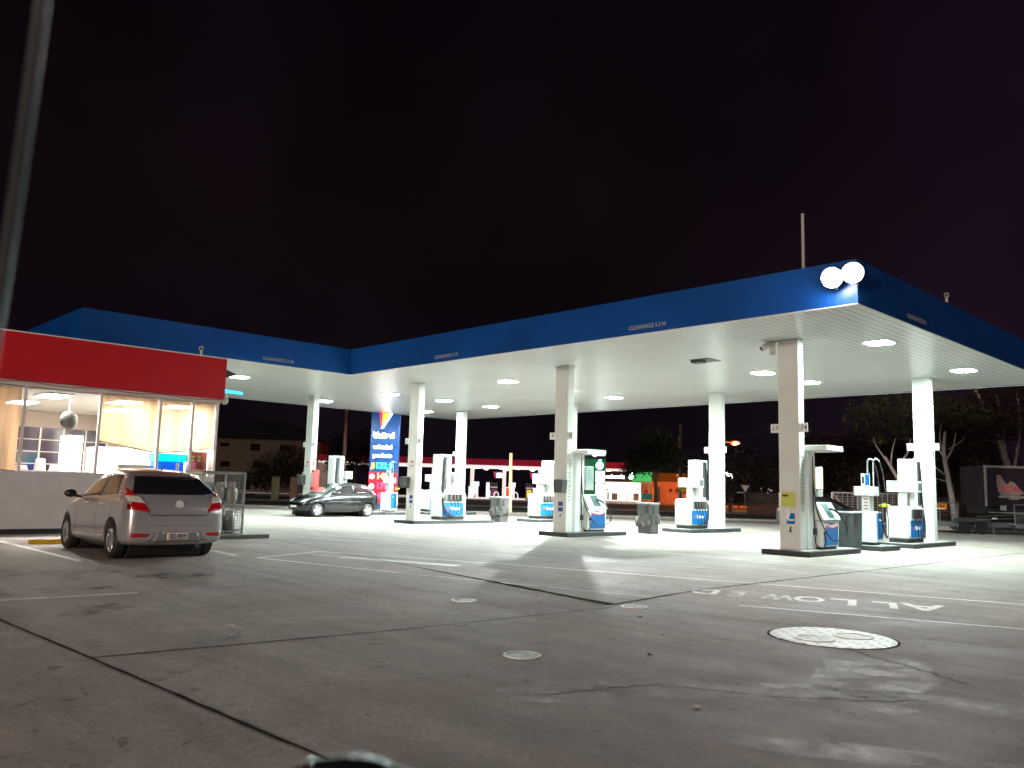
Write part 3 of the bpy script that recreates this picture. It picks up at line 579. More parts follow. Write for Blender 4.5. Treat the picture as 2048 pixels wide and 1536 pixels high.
def blindmat():
    m = bpy.data.materials.new('blind_fabric'); m.use_nodes = True; n = m.node_tree.nodes; l = m.node_tree.links; n.remove(n['Principled BSDF'])
    t = n.new('ShaderNodeTexCoord'); wv = n.new('ShaderNodeTexWave'); wv.bands_direction = 'Z'; wv.inputs['Scale'].default_value = 9; wv.inputs['Distortion'].default_value = .3; l.new(t.outputs['Object'], wv.inputs['Vector'])
    r = n.new('ShaderNodeMapRange'); l.new(wv.outputs['Fac'], r.inputs['Value']); r.inputs['To Min'].default_value = .8; mp = n.new('ShaderNodeMapping'); mp.inputs['Scale'].default_value = (1, 3.0, .25); zz = n.new('ShaderNodeTexNoise'); zz.inputs['Scale'].default_value = 1.6; zz.inputs['Detail'].default_value = 5; l.new(t.outputs['Object'], mp.inputs[0]); l.new(mp.outputs[0], zz.inputs['Vector']); r2_ = n.new('ShaderNodeMapRange'); l.new(zz.outputs['Fac'], r2_.inputs['Value']); r2_.inputs['From Min'].default_value = .35; r2_.inputs['From Max'].default_value = .65; r2_.inputs['To Min'].default_value = .72; r2_.inputs['To Max'].default_value = 1.25; mm_ = n.new('ShaderNodeMath'); mm_.operation = 'MULTIPLY'; l.new(r.outputs[0], mm_.inputs[0]); l.new(r2_.outputs[0], mm_.inputs[1]); v = n.new('ShaderNodeVectorMath'); v.operation = 'SCALE'; v.inputs[0].default_value = (.62, .47, .335); l.new(mm_.outputs[0], v.inputs['Scale'])
    d = n.new('ShaderNodeBsdfDiffuse'); tl = n.new('ShaderNodeBsdfTranslucent'); tp = n.new('ShaderNodeBsdfTransparent'); a = n.new('ShaderNodeMixShader'); b = n.new('ShaderNodeMixShader')
    l.new(v.outputs[0], d.inputs[0]); l.new(v.outputs[0], tl.inputs[0]); tp.inputs[0].default_value = (1, .9, .8, 1)
    a.inputs[0].default_value = .55; l.new(d.outputs[0], a.inputs[1]); l.new(tl.outputs[0], a.inputs[2]); b.inputs[0].default_value = .26; l.new(a.outputs[0], b.inputs[1]); l.new(tp.outputs[0], b.inputs[2]); l.new(b.outputs[0], n['Material Output'].inputs[0]); return m
M_blind = blindmat()
def blind(y0, y1, za, zb, label):
    t = thing('roller_blind', label, 'blind', (SX-.13, SY, 0), 0, 'beige blinds hanging inside the shop windows')
    MB().prism([(y0, za), (y1, zb), (y1, 3.56), (y0, 3.56)], 'x', -.006, -.002).build('fabric', M_blind, t)
    mb = MB().tube([(0, y0, za), (0, y1, zb)], .014, 6, 1); mb.build('bottom_bar', mat('blind_bar', (.10, .07, .05), .5), t)
    return t
blind(S0+.1, -4.97, 1.53, 1.53, 'beige blind pulled right down in the leftmost shop window')
blind(-3.12, -1.67, 2.36, 2.12, 'beige blind half down, in the window above the silver car roof')
blind(-1.58, -.78, 2.12, 2.20, 'beige blind half down, above the blue drinks machine'); blind(-.68, -.08, 2.21, 2.32, 'narrow beige blind at the right hand end of the shop')
tag(MB().tube([(SX+.19, SY+y, 3.70-.05*abs(math.sin((y)*1.9))) for y in [i*.22 for i in range(-38, 1)]], .010, 5, 1).build('cable', mat('cable_brown', (.05, .03, .025), .6)), 'thin dark cable sagging along the bottom of the red fascia', 'cable')
# ceiling tubes inside the shop
for k_, (x, y, lb) in enumerate(((-24.0, 6.3, 'leftmost near ceiling light inside the shop'), (-24.0, 8.1, 'middle near ceiling light inside the shop'), (-24.0, 9.6, 'rightmost near ceiling light inside the shop'), (-27.0, 6.3, 'leftmost far ceiling light inside the shop'), (-27.0, 9.0, 'rightmost far ceiling light inside the shop'))):
    t = thing('shop_light', lb, 'ceiling light', (x, y, 3.52), 0, 'panel lights inside the shop')
    box(-.62, .62, -.32, .32, -.02, .03).build('tray', M_white, t); box(-.58, .58, -.28, .28, -.03, -.021).build('diffuser', emis('shop_lens', (1, .91, .82), 115), t)
def item(name, label, cat, x, y, z=.06, rz=0, group=None): return thing(name, label, cat, (x, y, z), rz, group)
t = item('drinks_machine', 'blue and teal slush drinks machine glowing in the shop window', 'drinks machine', -23.5, 9.22)
box(-.3, .3, -.36, .36, 0, 1.84).build('cabinet', mat('machine_blue', (.005, .06, .55), .3, emit=(.0, .06, .6), es=.9), t, .02)
box(-.3, .31, -.42, .42, 1.84, 2.06).build('tap_head', mat('machine_teal', (.0, .45, .42), .3, emit=(0, .5, .45), es=.9), t, .02); box(-.3, .36, -.44, .44, 2.06, 2.34).build('bowl', emis('machine_bowl', (.85, 1, 1), 2.2), t, .05, seg=4)
box(.301, .33, .12, .22, 1.45, 1.80).build('cup_tube', M_white, t, .01)
t = item('mirror_dome', 'grey curved security mirror hanging in the open shop window', 'mirror', -23.6, 6.62, 3.0)
MB().ell((0, 0, -.12), (.12, .22, .24), 16, 10).build('shell', mat('dome_grey', (.06, .056, .052), .7), t, smooth=True);
MB().tube([(0, 0, .13), (0, 0, .52)], .03, 6, 1).build('hanger', M_steel, t)
t = item('counter', 'white shop counter seen through the left window', 'counter', -24.3, 6.3); box(-.4, .4, -1.0, 1.0, 0, 1.45).build('cabinet', M_white, t); box(-.42, .42, -1.02, 1.02, 1.451, 1.49).build('top', mat('counter_top', (.5, .45, .45), .4), t)
for k_, (dy, h, w_, lb, cc) in enumerate(((-.55, .12, .30, 'pinkish pastry tray on the left end of the shop counter', (.8, .55, .5)), (-.1, .30, .22, 'white box standing on the middle of the shop counter', (.8, .8, .8)), (.25, .16, .2, 'small white carton right of the box on the shop counter', (.8, .8, .78)))):
    tag(MB().prism([(-w_/2, 0), (w_/2, 0), (w_/2*.7, h), (-w_/2*.7, h)], 'x', -.15, .15).xf(Matrix.Translation((-24.2, 6.3+dy, 1.55))).build('counter_box', mat('counter_item%d' % k_, cc, .5), None, .01), lb, 'box')
t = item('fridge', 'tall white display fridge in the middle of the shop', 'fridge', -25.2, 8.2); box(-.4, .4, -.5, .5, 0, 2.2).build('cabinet', M_white, t, .01); box(.401, .41, -.44, .44, .3, 2.05).build('door', emis('fridge_door', (1, .98, .95), 1.6), t)
t = item('fridge', 'narrow white lit fridge beside the shop doorway', 'fridge', -25.6, 6.95+.35); box(-.35, .35, -.2, .2, 0, 2.5).build('cabinet', M_white, t, .01); box(.351, .36, -.16, .16, .3, 2.4).build('door', emis('fridge_door2', (.9, .97, 1), 1.5), t)
t = item('store_shelf', 'grey low shelving unit behind the window blind', 'shelf', -23.7, 8.35); box(-.25, .25, -.45, .45, 0, 1.72).build('frame', mat('shelf_grey', (.30, .30, .25), .6), t)
mb = MB()
for zz in (.4, .8, 1.2): mb.box(.251, .32, -.43, .43, zz, zz+.03)
mb.build('shelf', M_steel, t)
t = item('poster_stand', 'orange and red poster stand in the rightmost shop window', 'stand', -23.15, 9.93); box(-.04, .0, -.30, .27, .3, 2.15).build('board', mat('poster_brown', (.25, .06, .04), .5), t)
box(.001, .008, -.22, .25, 1.35, 1.66).build('orange_print', mat('poster_orange', (.9, .38, .12), .5), t); box(.001, .010, -.20, -.05, 1.66, 1.85).build('pink_print', mat('poster_pink', (.8, .2, .4), .5), t)
for yy, zz in ((-.14, 2.0), (.03, 2.0), (-.14, 1.9), (.03, 1.9)): MB().ell((.012, yy, zz), (.01, .05, .035)).build('cup_print', mat('poster_cup', (.7, .55, .3), .4), t)
# dark window grid at the back of the shop
for y0, y1, lb in ((4.6, 6.9, 'left'), (7.1, 9.9, 'right')):
    fr = box(-30.79+22.8, -30.75+22.8, y0-SY, y1-SY, 1.0, 3.0).build('rear_window', mat('night_pane', (.012, .01, .03), .08), shop)
    mb = MB(); yy = y0
    while yy < y1+.01: mb.box(-7.949, -7.92, yy-SY-.025, yy-SY+.025, 1.0, 3.0); yy += (y1-y0)/4
    for zz in (1.4, 1.8, 2.2, 2.6): mb.box(-7.949, -7.925, y0-SY, y1-SY, zz-.012, zz+.012)
    mb.build('window_bars', mat('bar_pale', (.5, .45, .4), .5), fr)
tg = thing('glow_wedge', 'small cyan glowing wedge on the far end of the red fascia, added for a blue reflection', 'sign', (SX, SY+.06, 3.98)); MB().prism([(-.25, 0), (-.25, .42), (-.32, .02)], 'z', 0, .10)
MB().prism([(.02, .003), (-.28, .003), (-.28, .75)], 'z', -.03, .05).build('panel', emis('cyan_reflection', (.02, .45, .8), 1.6), tg)  # added glowing wedge, stands in for a blue reflection by the soffit
def cctv(loc, rz, pitch, label, mount=True):
    t = thing('security_camera', label, 'security camera', loc, rz, 'white security cameras')
    mm = Matrix.Rotation(pitch, 4, 'Y')
    box(-.16, .16, -.05, .05, .06, .16, M=mm).build('housing', mat('cam_white', (.55, .53, .5), .4), t, .015); MB().cyl((.161, 0, .11), (.175, 0, .11), .035, n=12).xf(mm).build('eye', M_black, t)
    if mount: box(-.04, .04, -.03, .03, -.10, .08).build('bracket', mat('cam_white', (0, 0, 0)), t)
    return t
cctv((SX+.08, 9.62, 5.0), math.atan2(-.5, .9), .25, 'white camera standing on top of the red shop fascia')
cctv((XR-.05, 21.4, ZT+.10), -1.2, .2, 'white camera standing on the right edge of the blue fascia')
c_ = cctv((-10.42, 19.15, 5.12), math.atan2(-.8, -.55), .6, 'white camera under the ceiling, left of the 13 and 14 column top'); c_.scale = (1.5, 1.5, 1.5)
t = thing('dome_camera', 'white dome camera hanging below the right end of the red fascia', 'security camera', (SX+.06, SY+.12, 3.72)); MB().ell((0, 0, -.03), (.10, .10, .12), 14, 8).build('dome', mat('cam_white', (0, 0, 0)), t, smooth=True); MB().cyl((0, 0, .05), (0, 0, .12), .08, n=14).build('base', M_white, t); box(-.05, .05, -.1, 0, .08, .2).build('bracket', M_white, t)
t = thing('wall_lamp', 'grey wedge lamp on the end of the red fascia beside the ceiling light', 'wall lamp', (SX+.05, SY+.07, 4.46)); MB().prism([(0, -.12), (0, .12), (.30, .02), (.28, -.04)], 'x', -.08, .08).build('housing', M_dkgrey, t)

# wheel stop
for y, lb in ((5.9, 'yellow wheel stop by the shop wall, at the front left wheel of the silver car'), (7.0, 'yellow wheel stop hidden in the shade under the silver car nose')):
    t = thing('wheel_stop', lb, 'wheel stop', (-19.55 if y < 6 else -19.5, y-.55, 0), 0, 'yellow wheel stops'); MB().prism([(-.09, 0), (.09, 0), (.05, .10), (-.05, .10)], 'y', -.4, .4).build('block', mat('stop_yellow', (.65, .40, .02), .6, noise=.2), t)

# gas bottle cage
cg = thing('gas_bottle_cage', 'grey mesh cage with two decks of gas bottles beside the shop corner', 'cage', (-20.55, 9.25, 0))
box(-.75, .95, -.65, 1.15, 0, .10).build('slab', mat('slab_grey', (.28, .27, .25), .8, noise=.2), cg, .01)
fr = MB()
for x in (-.6, .5):
    for y in (-.5, .62): fr.box(x-.022, x+.022, y-.022, y+.022, .10, 1.62)
for z in (.16, .82, 1.60):
    for x in (-.6, .5): fr.box(x-.02, x+.02, -.5, .62, z-.02, z+.02)
    for y in (-.5, .62): fr.box(-.6, .5, y-.02, y+.02, z-.021, z+.021)
fr.build('frame', M_steel, cg)
box(-.62, .52, -.52, .64, 1.625, 1.65).build('lid', mat('cage_lid', (.20, .23, .22), .6), cg); box(-.58, .48, -.48, .60, .80, .815).build('deck', M_steel, cg)
for nm, seg_ in (('mesh_side', 0), ('mesh_front', 1)):
    mb = MB(); s_ = .07
    if seg_ == 0:
        for yy in (.62, -.5):
            x = -.6
            while x < .5: mb.box(x, x+.005, yy-.003, yy+.003, .16, 1.6); x += s_
            z = .2
            while z < 1.6: mb.box(-.6, .5, yy-.003, yy+.003, z, z+.005); z += s_
    else:
        y = -.5
        while y < .62: mb.box(.497, .503, y, y+.005, .16, 1.6); y += s_
        z = .2
        while z < 1.6: mb.box(.496, .502, -.5, .62, z, z+.005); z += s_
    mb.build(nm, mat('mesh_wire', (.30, .33, .32), .4, .7), cg)
k_ = 0
LB = ['left', 'middle', 'right']
g0 = None
for z, dn in ((.11, 'lower'), (.82, 'upper')):
    for x, rn in ((.22, 'front'), (-.28, 'back')):
        for i, y in enumerate((-.28, .06, .40)):
            if g0 is None:
                g0 = thing('gas_bottle', '', 'gas bottle', (0, 0, 0), 0, 'gas bottles in the cage')
                MB().lathe([(.10, 0), (.11, .03), (.105, .04), (.15, .09), (.158, .14), (.158, .34), (.145, .41), (.09, .455), (.03, .47), (.03, .50)], n=18).build('tank', mat('bottle_grey', (.33, .33, .30), .5, .2, noise=.15), g0, smooth=True)
                MB().lathe([(.095, .44), (.10, .56), (.085, .56), (.08, .45)], n=14).build('collar', mat('bottle_grey', (0, 0, 0)), g0); MB().cyl((0, 0, .5), (0, 0, .55), .02).build('valve', mat('brass', (.5, .35, .12), .35, .9), g0)
                c = g0
            else: c = copy_tree(g0)
            c.location = (-20.55+x, 9.25+y, z); c['label'] = '%s gas bottle of the %s row on the %s deck of the cage' % (LB[i], rn, dn)

# ------------------------------------------------------------------ cars
def car_body(st, name, m, parent, cuts=None, arches=(), sub=2):
    """st: list of (x, zb, w, zmid, zbelt, wbelt, wroof, zroof)"""
    mb = MB(); n = 17
    for (x, zb, w_, zm, zt_, wt, wr, zr) in st:
        h = [(0, zb), (w_*.55, zb), (w_*.93, zb+.02), (w_*.985, zb+.12), (w_, zm), (w_*.985, zt_-.10), (wt, zt_), (wr+.03, zr-.09), (wr*.78, zr-.015)]
        ring = [(x, y, z) for y, z in h]+[(x, 0, zr)]+[(x, -y, z) for y, z in reversed(h[1:])]
        mb.v += ring; n = len(ring)
    for i in range(len(st)-1):
        for k in range(n): mb.f.append((i*n+k, i*n+(k+1) % n, (i+1)*n+(k+1) % n, (i+1)*n+k))
    mb.f += [tuple(range(n)), tuple(range((len(st)-1)*n, len(st)*n))]
    o = mb.build('tmp', None); s = o.modifiers.new('s', 'SUBSURF'); s.levels = sub; s.render_levels = sub
    dg = bpy.context.evaluated_depsgraph_get(); me = bpy.data.meshes.new_from_object(o.evaluated_get(dg)); bpy.data.objects.remove(o)
    bm = bmesh.new(); bm.from_mesh(me); bvh = BVHTree.FromBMesh(bm); bm.free()
    o = bpy.data.objects.new('tmp', me); COL.objects.link(o)
    rm = []
    for (x, z, r) in arches:
        cc = MB().cyl((x, -1.3, z), (x, 1.3, z), r, n=36).build('cut', None); b = o.modifiers.new('b', 'BOOLEAN'); b.object = cc; b.operation = 'DIFFERENCE'; b.solver = 'EXACT'; rm.append(cc)
    bpy.context.view_layer.update(); dg = bpy.context.evaluated_depsgraph_get(); me = bpy.data.meshes.new_from_object(o.evaluated_get(dg))
    for q in [o]+rm: bpy.data.objects.remove(q)
    me.name = name; me.materials.clear(); me.materials.append(m)
    for p in me.polygons: p.use_smooth = True
    me.set_sharp_from_angle(angle=R(50))
    o = bpy.data.objects.new(name, me); COL.objects.link(o); o.parent = parent
    return o, bvh
def patch(bvh, quad, mode, name, m, parent, off=.004, nu=10, nv=6, sgn=1, poly=None):
    """project a patch onto the body. quad = 4 corners (a,b): side mode (x,z), rear/front mode (y,z)"""
    mb = MB(); (a0, a1, a2, a3) = [Vector(q) for q in quad]; ok = True
    for j in range(nv+1):
        for i in range(nu+1):
            u, v = i/nu, j/nv; p = (a0*(1-u)+a1*u)*(1-v)+(a3*(1-u)+a2*u)*v
            if mode == 'side': o_, d = Vector((p.x, sgn*3, p.y)), Vector((0, -sgn, 0))
            elif mode == 'rear': o_, d = Vector((-3, p.x, p.y)), Vector((1, 0, 0))
            else: o_, d = Vector((8, p.x, p.y)), Vector((-1, 0, 0))
            h, nn, _, _ = bvh.ray_cast(o_, d)
            if h is None: h, nn, _, _ = bvh.find_nearest(Vector((p.x, sgn*.85, p.y)) if mode == 'side' else Vector((0 if mode == 'rear' else 4, p.x, p.y)))
            if nn.dot(d) > 0: nn = -nn
            mb.v.append(tuple(h+nn*off))
    for j in range(nv):
        for i in range(nu): k = j*(nu+1)+i; mb.f.append((k, k+1, k+nu+2, k+nu+1))
    o = mb.build(name, m, parent, smooth=True); s = o.modifiers.new('s', 'SOLIDIFY'); s.thickness = .003; s.offset = 1 if False else -1
    return o
def wheel(parent, x, y, r, s, spokes, mrim, w_=.19):
    t = bpy.data.objects.new('wheel', None); COL.objects.link(t); t.parent = parent; t.location = (x, y, r)
    MB().lathe([(r*.66, -w_/2), (r*.90, -w_/2), (r*.985, -w_*.38), (r, -w_*.2), (r, w_*.2), (r*.985, w_*.38), (r*.90, w_/2), (r*.66, w_/2)], n=36, cap=False).xf(Matrix.Rotation(R(90), 4, 'X')).build('tyre', M_black, t, smooth=True)
    mb = MB(); mb.lathe([(r*.64, -w_*.4), (r*.70, w_*.42), (r*.665, w_*.45), (r*.62, w_*.40), (r*.60, w_*.1)], n=36, cap=False)
    for k_ in range(spokes):
        a = 2*math.pi*k_/spokes; M_ = Matrix.Rotation(a, 4, 'Z')
        mb.add([M_ @ Vector(q) for q in ((r*.10, -.035, w_*.40), (r*.64, -.6*r/spokes-.012, w_*.36), (r*.64, .6*r/spokes+.012, w_*.36), (r*.10, .035, w_*.40), (r*.10, -.03, w_*.28), (r*.64, -.05, w_*.26), (r*.64, .05, w_*.26), (r*.10, .03, w_*.28))], [(0, 1, 2, 3), (4, 7, 6, 5), (0, 4, 5, 1), (3, 2, 6, 7), (1, 5, 6, 2), (0, 3, 7, 4)])
    mb.lathe([(.001, w_*.44), (r*.15, w_*.43), (r*.17, w_*.3)], n=18)
    mb.xf(Matrix.Rotation(R(-90*s), 4, 'X')).build('rim', mrim, t)
    MB().lathe([(.001, .0), (r*.63, .0), (r*.63, -.03)], n=24).xf(Matrix.Rotation(R(-90*s), 4, 'X')).build('brake_disc', M_dkgrey, t)
    return t
M_silver = mat('silver_car_paint', (.48, .475, .48), .30, .55, coat=.9)
M_tail = mat('tail_lamp_red', (.45, .006, .012), .12, coat=1)
M_tailw = mat('tail_lamp_clear', (.75, .66, .62), .2, .2)
M_rim = mat('alloy_rim', (.5, .5, .5), .3, .85)
M_trim = mat('black_trim', (.015, .015, .016), .4)
M_glassc = mat('car_glass', (.012, .012, .014), .04, coat=1)
M_sideglass = mat('side_glass_beige_sheen', (.20, .16, .12), .06, .5)  # beige reflected shop glow put into the glass colour

sv = thing('parked_car', 'silver hatchback parked nose-in at the shop, seen from behind', 'car', (-14.93, 6.15, 0), math.pi); sv.scale = (1.0, 1.05, 1.065)
SS = [(.00, .40, .58, .55, .74, .54, .50, .82), (.03, .29, .76, .52, .80, .72, .64, .90), (.12, .25, .825, .52, .92, .80, .71, 1.04), (.24, .23, .85, .54, 1.0, .82, .71, 1.15), (.42, .22, .86, .55, 1.03, .82, .69, 1.29), (.64, .21, .86, .55, 1.04, .82, .66, 1.425),
      (.95, .20, .86, .55, 1.03, .82, .63, 1.49), (1.4, .19, .86, .55, 1.02, .81, .615, 1.53), (1.9, .18, .86, .54, .99, .81, .59, 1.54), (2.35, .18, .86, .54, .97, .81, .58, 1.49), (2.8, .18, .86, .54, .95, .81, .62, 1.25), (3.15, .19, .86, .54, .93, .80, .66, 1.03), (3.5, .2, .85, .54, .87, .76, .60, .93), (3.82, .21, .80, .52, .78, .68, .5, .80), (4.02, .24, .70, .50, .66, .58, .4, .68), (4.1, .32, .58, .48, .58, .48, .3, .60)]
XRW, XFW, WR = .80, 3.37, .31
body, bv = car_body(SS, 'body', M_silver, sv, arches=((XRW, .33, .365), (XFW, .33, .365)))
for x, y, s in ((XRW, .755, 1), (XRW, -.755, -1), (XFW, .755, 1), (XFW, -.755, -1)): wheel(sv, x, y, WR, s, 10, M_rim)
for x in (XRW, XFW): MB().cyl((x, -.63, .33), (x, .63, .33), .37, n=24).build('wheel_well', M_black, sv)
box(.5, 3.7, -.62, .62, .14, .22).build('underside', M_black, sv)
patch(bv, [(-.72, 1.08), (.72, 1.08), (.575, 1.375), (-.575, 1.375)], 'rear', 'rear_window', M_glassc, sv, nu=18, nv=10)
patch(bv, [(-.17, 1.395), (.17, 1.395), (.17, 1.425), (-.17, 1.425)], 'rear', 'brake_light', M_tail, sv, .012, 6, 2)
patch(bv, [(-.60, 1.372), (.60, 1.372), (.56, 1.392), (-.56, 1.392)], 'rear', 'spoiler_lip', M_silver, sv, .035, 14, 2)
for s in (1, -1):
    q = patch(bv, [(s*.90, .86), (s*.48, .79), (s*.66, 1.06), (s*.80, 1.26)], 'rear', 'tail_lamp', M_tail, sv, .010, 10, 10)
    patch(bv, [(s*.84, .96), (s*.56, .93), (s*.62, 1.04), (s*.82, 1.06)], 'rear', 'clear_lens', M_tailw, q, .022, 8, 5)
    patch(bv, [(s*.52, .395), (s*.76, .39), (s*.76, .455), (s*.46, .445)], 'rear', 'reflector', M_tail, sv, .008, 8, 3)
    patch(bv, [(s*.20, .465), (s*.42, .465), (s*.50, .315), (s*.47, .31)][:4], 'rear', 'bumper_recess', mat('recess_grey', (.28, .27, .27), .4, .4), sv, .004, 6, 4)
patch(bv, [(-.42, .30), (.42, .30), (.34, .465), (-.34, .465)], 'rear', 'bumper_panel', mat('recess_grey', (0, 0, 0)), sv, .004, 14, 5)
q = patch(bv, [(-.17, .345), (.19, .345), (.19, .455), (-.17, .455)], 'rear', 'number_plate', mat('plate_white', (.75, .66, .58), .5), sv, .014, 6, 3)
text('1EZ 4KW', .10, mat('plate_letters', (.10, .07, .25), .5), 'plate_lettering', q, TM((-.022, .01, .40), (0, -1, 0), (0, 0, 1)), .002, offset=.002, sx=.8)
patch(bv, [(-.48, .735), (.48, .735), (.48, .748), (-.48, .748)], 'rear', 'tailgate_gap', M_trim, sv, .003, 16, 2)
for s in (1, -1): patch(bv, [(s*.48, .735), (s*.50, .745), (s*.70, 1.07), (s*.69, 1.07)], 'rear', 'tailgate_gap', M_trim, sv, .002, 3, 8)
patch(bv, [(-.86, .565), (.86, .565), (.86, .574), (-.86, .574)], 'rear', 'bumper_crease', mat('crease_grey', (.3, .3, .3), .4, .4), sv, .001, 20, 1)
h, nn, _, _ = bv.ray_cast(Vector((-3, 0, .92)), Vector((1, 0, 0)))
t_ = MB().lathe([(.055, -.004), (.07, .0), (.07, .008), (.055, .01)], n=24); 
for k_ in (-1, 1): t_.box(k_*.022-.008, k_*.022+.008, -.05, .05, 0, .008)
t_.box(-.025, .025, -.008, .008, 0, .008)
t_.xf(Matrix.Translation(h+nn*.006*(1 if nn.x < 0 else -1)) @ Matrix.Rotation(R(-80), 4, 'Y')).build('badge', mat('badge_silver', (.7, .7, .7), .4, .3), sv)
for s in (1, -1):
    patch(bv, [(.72, 1.08), (1.62, 1.035), (1.62, 1.42), (1.02, 1.40)], 'side', 'side_window', M_sideglass, sv, .004, 12, 7, s)
    patch(bv, [(1.69, 1.03), (2.86, .985), (2.42, 1.36), (1.69, 1.42)], 'side', 'side_window', M_sideglass, sv, .004, 12, 7, s)
    patch(bv, [(1.62, 1.02), (1.69, 1.02), (1.69, 1.43), (1.62, 1.43)], 'side', 'door_pillar', M_trim, sv, .005, 2, 6, s)
    patch(bv, [(1.645, .33), (1.655, .33), (1.655, 1.02), (1.645, 1.02)], 'side', 'door_gap', M_trim, sv, .002, 1, 8, s)
    patch(bv, [(2.80, .33), (2.81, .33), (2.81, .98), (2.80, .98)], 'side', 'door_gap', M_trim, sv, .002, 1, 8, s)
    patch(bv, [(1.0, .42), (1.01, .42), (.80, 1.0), (.79, 1.0)], 'side', 'door_gap', M_trim, sv, .002, 1, 8, s)
    for x in (1.20, 2.05): patch(bv, [(x, .87), (x+.2, .865), (x+.2, .895), (x, .90)], 'side', 'door_handle', M_silver, sv, .028, 4, 2, s)
    patch(bv, [(1.15, .27), (3.0, .27), (3.0, .30), (1.15, .30)], 'side', 'sill_line', mat('crease_grey', (0, 0, 0)), sv, .002, 10, 1, s)
    q = MB().ell((2.70, s*1.0, 1.04), (.09, .11, .075), 14, 8).build('door_mirror', M_trim, sv, smooth=True); MB().tube([(2.72, s*.80, .98), (2.71, s*.93, 1.0)], .025, 6, 1).build('mirror_arm', M_trim, q)
    patch(bv, [(s*.35, .62), (s*.66, .64), (s*.66, .76), (s*.40, .72)], 'front', 'headlight', mat('headlight_glass', (.6, .6, .6), .1, .3), sv, .01, 8, 5)
patch(bv, [(-.70, 1.02), (.70, 1.02), (.56, 1.42), (-.56, 1.42)], 'front', 'windscreen', M_glassc, sv, .004, 18, 8)
MB().tube([(1.0, 0, 1.50), (.90, 0, 1.56), (.84, 0, 1.58)], [.018, .006], 6, 2).build('antenna', M_trim, sv)
MB().tube([(.05, -.35, .24), (-.02, -.36, .22)], .03, 8, 1).build('exhaust', M_dkgrey, sv)

bk = thing('parked_car', 'small dark three-door hatchback standing under the left canopy wing', 'car', (-31.35, 21.45, 0), -math.pi/2)
BS = [(.00, .42, .52, .55, .74, .50, .44, .84), (.05, .28, .72, .52, .84, .68, .56, .95), (.14, .24, .79, .52, .93, .75, .60, 1.08), (.28, .22, .815, .54, .96, .77, .60, 1.24), (.46, .21, .825, .55, .97, .77, .58, 1.38), (.75, .20, .83, .55, .96, .77, .57, 1.43), (1.2, .19, .83, .55, .95, .77, .56, 1.46), (1.7, .18, .83, .54, .94, .77, .55, 1.46), (2.1, .18, .83, .54, .92, .77, .55, 1.38),
      (2.5, .18, .83, .54, .91, .76, .60, 1.17), (2.85, .19, .83, .54, .89, .75, .62, 1.0), (3.2, .2, .81, .52, .82, .71, .55, .90), (3.52, .21, .76, .5, .74, .63, .45, .79), (3.72, .24, .66, .48, .64, .54, .36, .67), (3.80, .32, .54, .46, .56, .44, .3, .58)]
M_dark = mat('dark_car_paint', (.004, .0045, .006), .25, .05, coat=.6)
b2, bv2 = car_body(BS, 'body', M_dark, bk, arches=((.64, .30, .335), (3.13, .30, .335)))
for x, y, s in ((.64, .735, 1), (.64, -.735, -1), (3.13, .735, 1), (3.13, -.735, -1)): wheel(bk, x, y, .285, s, 5, mat('bright_rim', (.75, .75, .75), .35, .4), .17)
for x in (.64, 3.13): MB().cyl((x, -.60, .30), (x, .60, .30), .34, n=24).build('wheel_well', M_black, bk)
for s in (1, -1):
    patch(bv2, [(.42, 1.02), (1.22, .985), (1.22, 1.37), (.72, 1.34)], 'side', 'side_window', mat('rear_side_glass', (.03, .012, .014), .05, coat=1), bk, .004, 10, 6, s)
    patch(bv2, [(1.27, .98), (2.55, .945), (2.08, 1.30), (1.27, 1.37)], 'side', 'side_window', M_glassc, bk, .004, 10, 6, s)
    patch(bv2, [(1.05, .62), (2.75, .62), (2.75, .66), (1.05, .66)], 'side', 'side_moulding', M_trim, bk, .012, 12, 1, s)
    patch(bv2, [(1.235, .33), (1.245, .33), (1.245, .97), (1.235, .97)], 'side', 'door_gap', M_trim, bk, .002, 1, 8, s)
    patch(bv2, [(1.35, .82), (1.52, .82), (1.52, .85), (1.35, .85)], 'side', 'door_handle', M_dark, bk, .02, 4, 1, s)
    MB().ell((2.42, s*.93, .99), (.08, .09, .06), 12, 8).build('door_mirror', M_dark, bk, smooth=True)
    patch(bv2, [(s*.36, .60), (s*.64, .62), (s*.66, .76), (s*.40, .72)], 'front', 'headlight', mat('headlight_glass', (0, 0, 0)), bk, .01, 8, 5)
    patch(bv2, [(s*.50, .72), (s*.72, .74), (s*.70, 1.02), (s*.55, 1.0)], 'rear', 'tail_lamp', M_tail, bk, .01, 6, 6)
patch(bv2, [(-.64, .98), (.64, .98), (.50, 1.34), (-.50, 1.34)], 'front', 'windscreen', mat('screen_glass', (.10, .11, .11), .08, .3, coat=1), bk, .004, 16, 8)
patch(bv2, [(-.55, 1.0), (.55, 1.0), (.48, 1.34), (-.48, 1.34)], 'rear', 'rear_window', M_glassc, bk, .004, 14, 6)
patch(bv2, [(-.25, .38), (.25, .38), (.25, .47), (-.25, .47)], 'front', 'number_plate', mat('plate_white', (0, 0, 0)), bk, .012, 6, 2)
patch(bv2, [(-.26, .58), (.26, .58), (.28, .66), (-.28, .66)], 'front', 'grille', M_trim, bk, .006, 8, 2)

